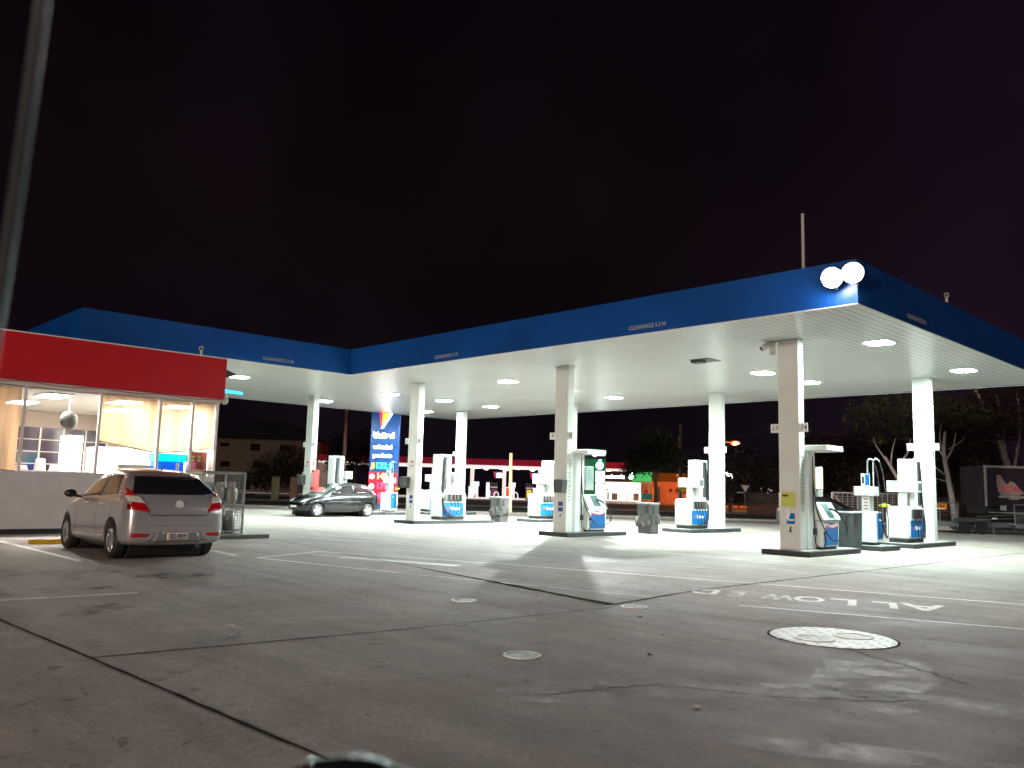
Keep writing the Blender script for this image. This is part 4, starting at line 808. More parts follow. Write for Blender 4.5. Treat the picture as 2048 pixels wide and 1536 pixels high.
# car glimpsed behind the nearest pump
gc = thing('parked_car', 'grey car parked beyond the canopy, glimpsed between the nearest pump and the small pump', 'car', W(11.6, 35.6, 0), YAW+R(-38))
b3_, bv3 = car_body(BS, 'body', mat('grey_car_paint', (.03, .028, .03), .3, .5, coat=1), gc, arches=((.64, .30, .335), (3.13, .30, .335)))
for x, y, s in ((.64, .735, 1), (.64, -.735, -1), (3.13, .735, 1), (3.13, -.735, -1)): wheel(gc, x, y, .285, s, 7, mat('pink_rim', (.6, .45, .45), .4, .4), .17)
for s in (1, -1):
    patch(bv3, [(.42, 1.02), (1.22, .985), (1.22, 1.37), (.72, 1.34)], 'side', 'side_window', M_glassc, gc, .004, 8, 5, s); patch(bv3, [(1.27, .98), (2.55, .945), (2.08, 1.30), (1.27, 1.37)], 'side', 'side_window', M_glassc, gc, .004, 8, 5, s)
    patch(bv3, [(s*.50, .72), (s*.72, .74), (s*.70, 1.02), (s*.55, 1.0)], 'rear', 'tail_lamp', M_tail, gc, .01, 6, 6)
patch(bv3, [(-.64, .98), (.64, .98), (.50, 1.34), (-.50, 1.34)], 'front', 'windscreen', M_glassc, gc, .004, 12, 6)

# the car the picture is taken beside: its door mirror and window strip
nc = thing('near_car', 'glossy black door mirror and chrome window strip of a car close to the camera', 'car', (0, 0, 0))
mb = MB().ell((0, 0, 0), (.118, .065, .085), 28, 18); mb.xf(Matrix.Translation((-.757, .500, 1.090)) @ Matrix.Rotation(YAW-.10, 4, 'Z') @ Matrix.Rotation(R(-6), 4, 'Y'))
mb.build('mirror_housing', mat('gloss_black', (.012, .012, .014), .07, coat=1), nc, smooth=True)
MB().tube([(-1.13, .209, 1.20), (-1.04, .201, 1.426), (-.952, .196, 1.702), (-.816, .176, 1.967), (-.74, .163, 2.12)], .0062, 14, 6).build('window_strip', mat('dull_chrome', (.07, .075, .08), .3, .8), nc, smooth=True)
MB().box(-1.25, .55, .80, .92, .34, 1.02).box(-.74, -.60, .86, .97, 1.02, 1.12).xf(Matrix((RD, FD, Vector((0, 0, 1)))).transposed().to_4x4()).build('door', mat('near_door_paint', (.03, .03, .034), .25, coat=1), nc, .02)
MB().tube([(-.70, .46, .99), (-.735, .485, 1.03)], .035, 8, 1).build('mirror_arm', M_trim, nc)

# ------------------------------------------------------------------ floodlights on the canopy corner
def flood(loc, aim, label, col, power, es):
    t = thing('floodlight', label, 'floodlight', loc, 0, 'floodlights on the canopy corner'); d = (Vector(aim)-Vector(loc)).normalized()
    mm = d.to_track_quat('Z', 'Y').to_matrix().to_4x4()
    mb = MB().lathe([(.08, -.22), (.16, -.18), (.215, -.06), (.22, .0), (.20, .01)], n=28).xf(mm); mb.build('housing', M_dkgrey, t)
    MB().lathe([(.20, .0), (.195, .06), (.15, .12), (.07, .155), (.002, .165)], n=28).xf(mm).build('lens', emis('flood_lens_'+label.split()[0], col, es), t)
    mb = MB(); mb.tube([(0, .0, -.02), (0, .1, -.14), (0, .22, -.20)], .025, 8, 2); mb.build('bracket', M_steel, t)
    ld = bpy.data.lights.new('flood_beam', 'SPOT'); ld.energy = power; ld.color = col; ld.spot_size = R(150); ld.spot_blend = .8; ld.shadow_soft_size = .14
    lo = bpy.data.objects.new('flood_beam', ld); COL.objects.link(lo); lo.parent = t; lo.location = d*.24; lo.rotation_euler = (-d).to_track_quat('Z', 'Y').to_euler()
    return t
flood((-7.32, YN-.30, 5.83), (-4.5, 4, 0), 'left white floodlight glaring on the blue canopy corner', (1, .88, .97), 300, 75)
flood((-6.90, YN-.30, 5.86), (-1, 5, 0), 'right warm floodlight glaring on the blue canopy corner', (1, .80, .60), 170, 45)
t = thing('mast', 'thin pale mast rising above the blue fascia left of the floodlights', 'mast', (-8.25, YN+.35, ZT-.4)); MB().cyl((0, 0, 0), (0, 0, 1.72), .035, n=10).build('pole', mat('mast_pale', (.5, .46, .46), .5), t)

# ------------------------------------------------------------------ background helpers
def wob(s, D, z=0, rz=0): return W(s, D, z)
def bthing(name, label, cat, s, D, z=0, group=None): return thing(name, label, cat, W(s, D, z), YAW, group)
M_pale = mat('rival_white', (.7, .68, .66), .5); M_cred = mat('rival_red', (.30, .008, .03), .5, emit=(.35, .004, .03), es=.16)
# price sign pylon
pz = bthing('price_sign', 'tall blue illuminated fuel price sign with green and red digits', 'price sign', -6.95, 46)
box(-.80, .80, -.16, .16, .0, 8.2).build('column', mat('sign_blue', (.0, .04, .18), .35, emit=(.0, .045, .22), es=.22), pz, .02)
BM = lambda x, z, y=-.165: TM((x, y, z), (1, 0, 0), (0, 0, 1))
E_w = emis('sign_letters', (1, 1, 1), 5); E_g = emis('green_digits', (.03, 1, .30), 2.6); E_r = emis('red_digits', (1, .03, .10), 2.6); E_o = emis('logo_orange', (1, .35, .02), 2.2); E_rr = emis('logo_scarlet', (.9, .01, .05), 1.6)
q = MB().prism([(-.22, 4.6), (.33, 5.52), (-.10, 6.3), (-.32, 5.3)], 'y', -.172, -.162).build('logo', E_o, pz)
MB().prism([(-.24, 4.55), (-.20, 4.62), (-.16, 5.45), (-.05, 6.2), (-.35, 5.9), (-.34, 5.2)], 'y', -.178, -.173).build('logo_red_stroke', E_rr, q)
MB().prism([(-.24, 4.50), (-.12, 4.50), (.45, 5.45), (.36, 5.52)], 'y', -.184, -.179).build('logo_white_stroke', E_w, q)
text('United', .42, E_w, 'brand_lettering', pz, BM(-.08, 4.10), .004, offset=.022, sx=1.0)
text('unleaded', .27, E_w, 'grade_lettering', pz, BM(-.10, 3.46), .004, offset=.018, sx=1.05); text('products', .27, E_w, 'grade_lettering', pz, BM(-.10, 2.99), .004, offset=.018, sx=1.05)
text('132.9', .46, E_g, 'green_price', pz, BM(.02, 2.42), .004, offset=.02, sx=.95)
box(-.80, .80, -.164, -.1605, .35, 2.08).build('red_panel', mat('sign_red', (.3, .0, .02), .4, emit=(.6, .0, .03), es=.35), pz)
for k_, (z, s_) in enumerate(((1.85, '148.9'), (1.32, '139.9'), (.8, '66.9'))):
    text(s_, .44, E_r if k_ != 0 else emis('amber_digits', (1, .5, .15), 2.4), 'red_price', pz, BM(.08, z, -.168), .004, offset=.02, sx=.95)
    MB().lathe([(.001, 0), (.13, 0), (.13, .01), (.001, .011)], n=20).xf(BM(-.62, z-.02, -.168)).build('grade_disc', E_w, pz)
MB().prism([(-.72, 2.2), (-.5, 2.3), (-.5, 2.6), (-.66, 2.6)], 'y', -.172, -.163).build('small_flag', E_o, pz)

# rival station over the road, lamplight put into its parts as emission
rc = bthing('rival_canopy', 'low wide red canopy with a glowing white underside across the road', 'canopy', 0, 101)
box(-34, 14.6, -2, 8, 3.98, 4.72).build('fascia', M_cred, rc); box(-34, 14.6, -2.02, 8.02, 3.78, 3.975).build('underside', mat('rival_under_glow', (.7, .66, .64), .5, emit=(1, .88, .86), es=.45), rc)
for x in (-9.2, -4.53, -.68+.05, 3.7, 8.2): box(x-.22, x+.22, 0, .4, -.1, 3.78).build('column', mat('rival_col_glow', (.6, .55, .53), .5, emit=(1, .85, .83), es=.28), rc)
l1 = None
for i, x in enumerate((-4.4, -3.9, -2.9, -1.0, -.35, .95, 2.85, 4.2, 5.1, 6.6, 10.9, 12.1)):
    if l1 is None:
        l1 = bthing('rival_canopy_light', '', 'ceiling light', x, 101.5, 3.76, 'small bright lights under the rival canopy'); MB().ell((0, 0, 0), (.27, .27, .10), 12, 6).build('lens', emis('rival_lens', (1, .97, .95), 22), l1); c = l1
    else: c = copy_tree(l1); c.location = W(x, 101+(.5 if i % 2 else 2.5), 3.74-(.02 if i % 2 else .1))
    c['label'] = 'small bright light under the red canopy across the road, number %d from the left of the visible row' % (i+1)
    c['label'] = ['leftmost small light under the rival red canopy', 'second small light from the left under the rival canopy', 'third small light from the left under the rival canopy', 'small light just left of the first rival column by the orange pole', 'small light over the rival column left of the orange pole', 'small rival canopy light just right of the orange pole', 'small light left of the rival column right of the orange pole', 'small light above the second hanging rival sign', 'small rival canopy light nearest the left edge of the second front column', 'rival canopy light hidden behind the second front column', 'left one of the two rival lights above the supermarket sign', 'right one of the two rival lights above the supermarket sign'][i]
box(-30, 16, -6, 8, .0, .06).build('apron', mat('rival_apron_glow', (.6, .56, .54), .6, emit=(1, .93, .88), es=.10), tag(bthing('rival_forecourt', 'pale glowing concrete apron under the rival canopy', 'apron', 0, 100), kind='structure'))
p0 = None
for x, lb in ((-4.2, 'rival pump at the far left, next to the thin back column'), (.45-.35, 'rival pump left of the thin orange pole'), (3.35, 'rival pump right of the thin orange pole')):
    if p0 is None:
        p0 = bthing('rival_pump', '', 'fuel pump', x, 98, 0, 'pumps of the rival station')
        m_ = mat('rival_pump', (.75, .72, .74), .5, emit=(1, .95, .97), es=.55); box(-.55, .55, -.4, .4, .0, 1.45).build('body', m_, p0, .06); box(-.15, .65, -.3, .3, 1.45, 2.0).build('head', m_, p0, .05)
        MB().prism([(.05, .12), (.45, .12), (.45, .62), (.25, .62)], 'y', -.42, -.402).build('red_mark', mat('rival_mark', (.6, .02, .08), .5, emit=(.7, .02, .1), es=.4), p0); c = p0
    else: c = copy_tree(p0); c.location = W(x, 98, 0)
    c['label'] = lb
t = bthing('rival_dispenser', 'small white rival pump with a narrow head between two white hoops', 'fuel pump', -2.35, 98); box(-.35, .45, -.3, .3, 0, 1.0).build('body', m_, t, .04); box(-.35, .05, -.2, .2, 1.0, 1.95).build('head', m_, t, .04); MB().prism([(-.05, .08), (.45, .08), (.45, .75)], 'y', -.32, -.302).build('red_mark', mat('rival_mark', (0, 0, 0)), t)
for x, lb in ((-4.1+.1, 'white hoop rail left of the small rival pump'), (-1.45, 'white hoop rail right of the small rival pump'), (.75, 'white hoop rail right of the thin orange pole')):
    t = bthing('hoop_rail', lb, 'rail', x, 95, 0, 'white hoops at the rival station'); MB().tube([(-.25, 0, 0), (-.25, 0, .6), (-.1, 0, .85), (.1, 0, .85), (.25, 0, .6), (.25, 0, 0)], .055, 8, 3).build('tube', mat('hoop_white_glow', (.8, .78, .78), .5, emit=(1, 1, 1), es=.5), t)
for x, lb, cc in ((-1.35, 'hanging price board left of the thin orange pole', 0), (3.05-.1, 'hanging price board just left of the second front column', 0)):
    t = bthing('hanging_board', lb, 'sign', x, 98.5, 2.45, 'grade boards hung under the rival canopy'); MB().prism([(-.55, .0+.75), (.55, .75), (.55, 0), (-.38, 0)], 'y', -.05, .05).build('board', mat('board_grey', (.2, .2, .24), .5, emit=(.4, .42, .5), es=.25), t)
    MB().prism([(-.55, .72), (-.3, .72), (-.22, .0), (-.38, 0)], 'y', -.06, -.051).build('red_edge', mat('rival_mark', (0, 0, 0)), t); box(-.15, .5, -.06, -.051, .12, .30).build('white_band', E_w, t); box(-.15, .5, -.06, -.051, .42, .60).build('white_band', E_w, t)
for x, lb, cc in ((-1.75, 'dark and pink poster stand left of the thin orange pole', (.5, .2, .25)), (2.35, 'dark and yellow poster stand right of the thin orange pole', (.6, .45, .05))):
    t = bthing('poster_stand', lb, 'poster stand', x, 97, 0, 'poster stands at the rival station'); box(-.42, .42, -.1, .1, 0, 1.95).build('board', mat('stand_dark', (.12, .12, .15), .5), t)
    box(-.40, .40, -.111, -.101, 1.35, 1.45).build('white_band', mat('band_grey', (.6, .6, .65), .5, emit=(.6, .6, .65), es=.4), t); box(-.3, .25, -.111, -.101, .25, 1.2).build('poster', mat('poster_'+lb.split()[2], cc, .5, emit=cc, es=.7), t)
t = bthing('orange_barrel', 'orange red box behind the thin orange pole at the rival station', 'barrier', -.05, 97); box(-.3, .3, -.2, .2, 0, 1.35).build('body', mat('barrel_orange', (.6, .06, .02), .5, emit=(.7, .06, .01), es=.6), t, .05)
t = bthing('thin_pole', 'thin pole glowing orange standing on the near kerb of the road', 'pole', .10, 46.5); MB().cyl((0, 0, 0), (-.05, 0, 3.35), .09, n=12).build('shaft', mat('pole_orange_glow', (.75, .50, .28), .5, emit=(1, .5, .2), es=.28), t)  # orange street light put into the pole as emission
# supermarket fuel shop
ms = bthing('supermarket_kiosk', 'lit kiosk with white lettering, apple mark and green fascia across the road', 'kiosk', 13.4, 96)
box(-2.95, 2.95, .0, 5, 0, 2.5).build('wall', mat('kiosk_wall', (.6, .6, .5), .6), ms)
box(-2.3, 1.75, -.02, -.005, .22, 2.35).build('window', emis('kiosk_window', (1, .98, .84), 1.15), ms)
mb = MB()
for a in ((-2.1, -1.9, .3, 1.2), (-1.6, -.9, .3, 1.1), (-.55, -.45, .2, 1.5), (.1, .2, .2, 1.25), (.9, 1.55, .3, 1.15), (-1.0, .8, 1.62, 1.68), (1.2, 1.7, 1.5, 1.62), (-2.2, -2.0, 1.4, 1.6)): mb.box(a[0], a[1], -.04, -.021, a[2], a[3])
mb.build('shop_contents', mat('kiosk_contents', (.35, .33, .28), .6), ms)
box(-3.0, .75, -.15, .0, 2.52, 3.62).build('sign_board', mat('kiosk_sign_dark', (.05, .055, .06), .5), ms); box(.76, 3.0, -.12, .0, 2.52, 3.62).build('green_fascia', mat('kiosk_green', (.04, .42, .12), .5, emit=(.04, .6, .16), es=.42), ms)
text('woolworths', .62, emis('kiosk_letters', (1, 1, 1), 4), 'shop_lettering', ms, BM(-1.35, 2.98, -.155), .004, offset=.02, sx=.80)
a_ = MB().lathe([(.001, 0), (.30, 0), (.30, .02), (.001, .02)], n=20).xf(BM(.62, 3.02, -.18)); a_.lathe([(.001, 0), (.15, 0), (.15, .02), (.001, .02)], n=14).xf(Matrix()) if False else None
a_.build('apple_mark', emis('apple_green', (.55, 1, .75), 5), ms)
MB().prism([(.50, 3.30), (.72, 3.30), (.82, 3.52), (.60, 3.48)], 'y', -.2, -.17).build('apple_leaf', emis('apple_green', (0, 0, 0), 0), ms)
box(1.8, 2.6, -.03, -.005, .3, 2.3).build('side_panel', mat('kiosk_panel', (.4, .42, .38), .6), ms); box(2.2, 2.6, -.05, -.031, 1.2, 1.6).build('red_notice', M_redp, ms)
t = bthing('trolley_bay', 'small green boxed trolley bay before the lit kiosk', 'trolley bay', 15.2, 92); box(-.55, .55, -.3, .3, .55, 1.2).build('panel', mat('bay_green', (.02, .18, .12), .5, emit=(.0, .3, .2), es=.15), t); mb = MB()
for x in (-.55, .53): 
    for y in (-.3, .28): mb.box(x, x+.03, y, y+.03, 0, .55)
mb.build('frame', M_steel, t); text('P', .3, M_textw, 'letter', t, BM(0, .88, -.305), .003)
gp = bthing('green_price_sign', 'dark green illuminated price pylon with apple mark, right of the flat-roofed gas pump', 'price sign', 7.02, 68)
box(-.82, .82, -.14, .14, 0, 4.75).build('column', mat('pylon_green', (.0, .10, .035), .4, emit=(.0, .16, .05), es=.32), gp, .02)
box(-.80, .80, -.15, -.141, 3.92, 4.70).build('top_panel', mat('pylon_dark', (.02, .02, .03), .4), gp)
q = MB().lathe([(.001, 0), (.17, 0), (.17, .02), (.001, .02)], n=18).xf(BM(-.10, 4.3, -.17)); q.box(.08, .72, -.17, -.155, 4.22, 4.38); q.build('top_mark', E_w, gp)
MB().lathe([(.001, 0), (.30, 0), (.30, .02), (.001, .02)], n=20).xf(BM(.32, 3.40, -.17)).build('apple_mark', emis('apple_green', (0, 0, 0), 0), gp); MB().prism([(.20, 3.72), (.38, 3.70), (.46, 3.90), (.28, 3.88)], 'y', -.17, -.15).build('apple_leaf', emis('apple_green', (0, 0, 0), 0), gp)
for z0, z1, cc in ((2.78, 2.95, 'white_row'), (2.05, 2.72, 'white_row'), (1.55, 1.92, 'white_row'), (.5, 1.45, 'cream_row')): box(.02, .74, -.16, -.142, z0, z1).build('price_row', emis('pylon_rows', (.92, 1, .95), 3), gp, .02)
# orange-lit building
ob = bthing('low_building', 'low building lit orange by the street lamp, with three posters', 'building', 18.9, 97)
box(-2.6, 1.75, 0, 6, 0, 2.62).build('wall', mat('painted_brick', (.55, .38, .28), .7, noise=.1), ob); box(-2.65, 1.85, -.1, 6.1, 2.625, 3.6).build('parapet', mat('parapet_olive', (.10, .10, .03), .7), ob)
box(-2.3, -1.5, -.04, -.005, .1, 1.9).build('door', mat('pale_door', (.65, .6, .55), .5), ob); box(-1.4, -.4, -.35, -.005, .05, 2.0).build('cupboard', mat('painted_brick', (0, 0, 0)), ob)
for k_, (x, cc) in enumerate(((-.1, (.5, .3, .2)), (.65, (.4, .25, .12)), (1.35, (.3, .05, .04)))): q = box(x-.28, x+.28, -.03, -.005, 1.15, 1.95).build('poster', mat('wall_poster%d' % k_, cc, .6), ob); MB().lathe([(.001, 0), (.2, 0), (.2, .01), (.001, .01)], n=12).xf(BM(x, 1.6, -.035)).build('poster_print', mat('poster_ink', (.10, .02, .01), .6), q)
# street furniture
def lamp_pole(name, label, s, D, h, arm, col, es, power, r=.09, head=(.35, .16, .10)):
    t = bthing(name, label, 'street lamp', s, D); MB().tube([(0, 0, 0), (0, 0, h*.7), (0, 0, h*.96), (arm*.35, 0, h+.12), (arm, 0, h+.1)], [r, r*.5], 10, 4).build('pole', M_steel, t)
    if col: 
        MB().ell((arm, 0, h+.03), head, 14, 10).build('lamp', emis(name+'_lens', col, es), t); MB().ell((arm, -head[1]*.8, h-.02), (head[0]*.55, head[1]*.5, head[2]*.6), 12, 8).build('bulb', emis(name+'_bulb', (1, .9, .6) if es < 10 else col, 12), t)
        ld = bpy.data.lights.new('lamp_light', 'POINT'); ld.energy = power; ld.color = col; ld.shadow_soft_size = .25; lo = bpy.data.objects.new('lamp_light', ld); COL.objects.link(lo); lo.parent = t; lo.location = (arm, -.2, h-.25)
    return t
lamp_pole('street_lamp', 'street lamp glowing orange right of the second back column', 23.1, 90, 6.85, 1.35, (1, .16, .015), .75, 4200, head=(.60, .30, .26))  # lamp head enlarged in orange to take in its halo
lamp_pole('white_lamp', 'lower white lamp just right of the second back column', 18.75, 70, 3.0, -.35, (.95, .95, 1), 25, 60, .05, (.3, .15, .16))
t = bthing('bent_post', 'pale bent post in front of the orange-lit building', 'post', 18.1, 88); MB().tube([(0, 0, 0), (0, 0, 3.0), (-.1, 0, 3.15), (-.4, 0, 3.2)], .10, 10, 3).build('shaft', mat('pole_orange_glow', (0, 0, 0)), t)  # shares the thin pole's emissive orange, no lamp itself
def upole(label, s, D, h, r, m_): 
    t = bthing('power_pole', label, 'power pole', s, D, 0, 'tall poles by the road'); MB().cyl((0, 0, 0), (-.06*h/8, 0, h), r, r*.7, 10).build('shaft', m_, t); return t
M_timber = mat('timber_pole', (.20, .12, .08), .9, noise=.2)
t = upole('tall brown timber power pole behind the yellow diamond sign', 16.9, 82, 8.1, .19, M_timber); box(-1.1, 1.1, -.08, .0, 3.9, 4.0).build('crossarm', M_timber, t)
upole('pale thin pole beside the timber power pole', 16.35, 80, 6.8, .09, mat('pole_grey', (.4, .38, .33), .7)); upole('brown pole between the leftmost column and the blue price sign', -10.35, 52, 8.2, .13, mat('brown_pole', (.30, .14, .10), .8))
t = bthing('overhead_wire', 'thin wires running from the timber power pole', 'wire', 0, 80); mb = MB()
mb.tube([(16.9, 1, 4.7), (20, 1, 6.2), (26, 1, 8)], .012, 4, 4); mb.tube([(16.9, 1, 4.2), (19, 1, 3.4), (21, 1, 3.2)], .012, 4, 4); mb.build('wire', mat('wire_grey', (.25, .2, .2), .6), t)
t = bthing('overhead_wire', 'pale wire running right from the low white lamp', 'wire', 18.8, 70); MB().tube([(0, 0, 3.05), (1.5, 0, 2.95), (4.5, 0, 2.95)], .012, 4, 4).build('wire', mat('wire_pale', (.5, .45, .45), .6), t)
t = bthing('diamond_sign', 'yellow diamond road sign across the road', 'road sign', 12.48, 60); MB().prism([(0, 1.38), (.38, 1.78), (0, 2.18), (-.38, 1.78)], 'y', -.03, 0).build('panel', mat('sign_yellow', (.55, .45, .02), .5, noise=.1), t); box(-.03, .03, .001, .06, 0, 2.0).build('post', M_steel, t); box(-.14, .14, -.04, -.031, 1.72, 1.80).build('symbol', M_textd, t)
t = bthing('give_way_sign', 'triangular white sign with a red border on a thin post', 'road sign', 17.0, 60); q = MB().prism([(-.40, 2.1), (.40, 2.1), (0, 1.42)], 'y', -.03, 0).build('panel', mat('sign_rim', (.30, .05, .04), .5), t); MB().prism([(-.27, 2.03), (.27, 2.03), (0, 1.56)], 'y', -.04, -.031).build('white_face', M_textw, q); box(-.025, .025, .001, .05, -.2, 1.9).build('post', M_steel, t); box(-.6, -.1, -.02, 0, 1.5, 1.56).build('small_plate', M_textw, t)
t = bthing('road_board', 'small white lit board far off right of the give way sign', 'sign', 34.4, 110); box(-.35, .35, -.05, .05, 1.35, 2.3).build('panel', emis('board_lit', (.9, .8, .85), .9), t); box(-.03, .03, .06, .1, 0, 2.3).build('post', M_steel, t); box(-.36, .36, -.06, -.051, 1.7, 1.8).build('dark_band', M_textd, t)
t = bthing('road_board', 'thin pale flag board far off, left of the small white lit board', 'sign', 33.3, 110); box(-.06, .06, -.05, .05, 1.35, 2.3).build('panel', mat('flag_pale', (.5, .4, .4), .5, emit=(.5, .4, .4), es=.4), t); box(-.03, .03, .06, .1, 0, 2.3).build('post', M_steel, t)
t = bthing('parked_motorcycle', 'small dark motorcycle seen just left of the 13 and 14 column', 'motorcycle', 19.0, 57)
for x in (-.55, .6): MB().lathe([(.22, -.05), (.30, -.05), (.32, 0), (.30, .05), (.22, .05), (.21, 0)], n=20).xf(Matrix.Translation((x, 0, .32)) @ Matrix.Rotation(R(90), 4, 'X')).build('wheel', M_black, t)
MB().prism([(-.6, .55), (-.2, .5), (.2, .55), (.55, .95), (.3, 1.0), (.1, .85), (-.5, .85)], 'y', -.12, .12).build('body', mat('bike_body', (.06, .05, .05), .4), t, .03); MB().tube([(.55, 0, .35), (.35, 0, 1.05), (.25, -.3, 1.1)], .025, 6, 2).build('fork', M_steel, t); MB().ell((.42, 0, .95), (.08, .08, .09)).build('headlight', M_textw, t)
# house at the left
hs = bthing('house', 'dim two-storey house with a dark hipped roof behind the gas bottle cage', 'house', -27.4, 95)
box(-7.4, 4.6, 0, 9, -.3, 6.1).build('wall', mat('house_wall', (.24, .17, .13), .85, noise=.15), hs)
MB().add([(-7.9, -.5, 6.1), (5.1, -.5, 6.1), (5.1, 9.5, 6.1), (-7.9, 9.5, 6.1), (-3.5, 4.5, 8.6), (.6, 4.5, 8.6)], [(0, 1, 5, 4), (1, 2, 5), (2, 3, 4, 5), (3, 0, 4), (0, 3, 2, 1)]).build('roof', mat('roof_dark', (.035, .035, .037), .8), hs)
for x, z0, z1 in ((-5.1, 2.9, 3.5), (-1.4, 2.9, 3.5), (-1.8, 4.8, 5.6), (-5.3, 5.2, 5.6), (1.6, 4.9, 5.5), (-2.6, .4, 1.6)): box(x-.55, x+.55, -.05, -.005, z0, z1).build('window', mat('dark_window', (.02, .012, .012), .15), hs)
for s, D, lb, cc in ((-17.5, 62.5, 'yellowish utility cabinet in the dark left of the leftmost column', (.35, .30, .14)), (-16.1, 62.5, 'pinkish utility cabinet in the dark left of the leftmost column', (.42, .20, .13))):
    t = bthing('utility_cabinet', lb, 'cabinet', s, D); box(-.26, .26, -.2, .2, 0, 1.75).build('case', mat(lb.split()[0]+'_case', cc, .7), t, .02); box(-.28, .28, -.22, .22, 1.75, 1.80).build('cap', M_dkgrey, t); box(-.2, .2, -.206, -.201, .2, 1.6).build('door', mat(lb.split()[0]+'_case', cc), t)

# right hand lot: trailers, truck box, mesh cages
M_gal = mat('trailer_steel', (.24, .24, .25), .5, .5, noise=.2)
def trailer(s, D, rz, label, board=True):
    t = thing('flat_trailer', label, 'trailer', W(s, D, 0), YAW+rz, 'hire trailers in the right hand lot'); box(-1.9, 1.9, -.8, .8, .42, .50).build('deck', M_gal, t)
    fr = MB(); fr.box(-1.9, 3.0, -.84, -.80, .30, .46); fr.box(-1.9, 1.9, .80, .84, .36, .46)
    for x in (1.2,): fr.box(x-.03, x+.03, -.84, -.78, .0, .36); fr.box(x-.1, x+.1, -.86, -.76, 0, .02)
    fr.build('frame', M_gal, t)
    rl = MB()
    for x0, x1 in ((-1.9, -.3),):
        for x in (x0, (x0+x1)/2, x1): rl.box(x-.02, x+.02, -.80, -.76, .5, 1.30)
        rl.box(x0, x1, -.80, -.76, 1.28, 1.32)
    for z in (.7, .85): rl.tube([(-3.4, -.6, z-.1), (-.3, -.7, z+.12)], .014, 5, 1)
    rl.build('rail', M_gal, t)
    if board:
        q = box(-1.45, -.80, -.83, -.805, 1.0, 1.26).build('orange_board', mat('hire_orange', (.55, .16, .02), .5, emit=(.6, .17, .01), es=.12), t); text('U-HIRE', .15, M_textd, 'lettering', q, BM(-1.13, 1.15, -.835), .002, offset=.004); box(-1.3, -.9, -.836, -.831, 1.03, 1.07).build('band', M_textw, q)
    for x in (-.2, .55): MB().lathe([(.12, -.09), (.28, -.09), (.31, -.05), (.31, .05), (.28, .09), (.12, .09)], n=20).xf(Matrix.Translation((x, -.98, .31)) @ Matrix.Rotation(R(90), 4, 'X')).build('wheel', M_black, t)
    MB().prism([(-.62, .50), (-.50, .68), (.85, .68), (.97, .50)], 'y', -1.10, -.845).build('mudguard', M_dkgrey, t)
    MB().prism([(-1.5, .12), (-1.2, .30), (-.8, .30), (-.55, .12)], 'y', -.875, -.845).build('triangle_plate', mat('plate_pink', (.45, .32, .30), .5), t); MB().ell((1.35, -.7, .66), (.13, .1, .05)).build('lamp', M_textw, t)
    MB().tube([(1.9, 0, .40), (3.0, 0, .42), (3.3, 0, .46)], .04, 8, 1).build('drawbar', M_gal, t); MB().cyl((2.6, -.1, .05), (2.6, -.1, .95), .04, n=8).build('jockey_stand', M_gal, t)
    return t
trailer(19.9, 37.2, .0, 'flat hire trailer with an orange board, right of the furthest right back column'); trailer(23.6, 36.4, -.06, 'flat hire trailer cut by the right edge of the picture, its board partly dark')
def cage(s, D, rz, label, w_, h, m_):
    t = thing('mesh_cage', label, 'mesh cage', W(s, D, 0), YAW+rz, 'mesh cages in the right hand lot'); fr = MB()
    for x in (-w_/2, w_/2): fr.box(x-.03, x+.03, -.03, .03, 0, h)
    for z in (.3, h): fr.box(-w_/2, w_/2, -.025, .025, z-.02, z+.02)
    fr.tube([(-w_/2, 0, h), (-w_/2+.6, 0, .9)], .02, 5, 1); fr.build('frame', m_, t); mb = MB(); z = .35
    while z < h: mb.box(-w_/2, w_/2, -.006, .006, z, z+.012); z += .11
    x = -w_/2
    while x < w_/2: mb.box(x, x+.012, -.006, .006, .3, h); x += .22
    mb.build('mesh', m_, t); return t
M_cagep = mat('cage_pink', (.45, .34, .34), .5, .4)
cage(15.6, 36.5, 0, 'pinkish mesh trolley cage between the small pump and the pump with the white tower', 2.9, 1.62, M_cagep); cage(17.4, 38.5, .2, 'dark mesh trailer cage just right of the furthest right back column', 2.6, 1.5, mat('cage_dim', (.2, .19, .19), .5, .4))
tk = bthing('box_truck', 'dark box truck with a pale map emblem and red lettering', 'truck', 26.9, 44)
box(-1.75, 4.5, 0, 2.4, 1.15, 3.28).build('box_body', mat('truck_dark', (.055, .035, .05), .5), tk); fr = MB(); fr.box(-1.80, 4.5, -.04, -.003, 3.18, 3.30); fr.box(-1.78, -1.66, -.04, -.003, 1.15, 3.17); fr.box(-1.6, 4.5, -.04, -.003, .80, .86); fr.build('edge_rail', mat('truck_rail', (.62, .52, .52), .5), tk)
mp = MB().prism([(-1.1, 2.80), (-.9, 2.78), (-.7, 2.45), (-.58, 2.32), (-.48, 2.38), (-.38, 2.50), (-.15, 2.40), (.02, 2.15), (.2, 2.0), (.35, 1.85), (.0, 1.74), (-.9, 1.72), (-1.05, 1.95), (-1.12, 2.3)], 'y', -.012, -.003); mp.prism([(-.6, 1.60), (.1, 1.60), (0, 1.52), (-.45, 1.52)], 'y', -.012, -.003); mp.build('map_emblem', mat('emblem_pale', (.62, .45, .42), .6), tk)
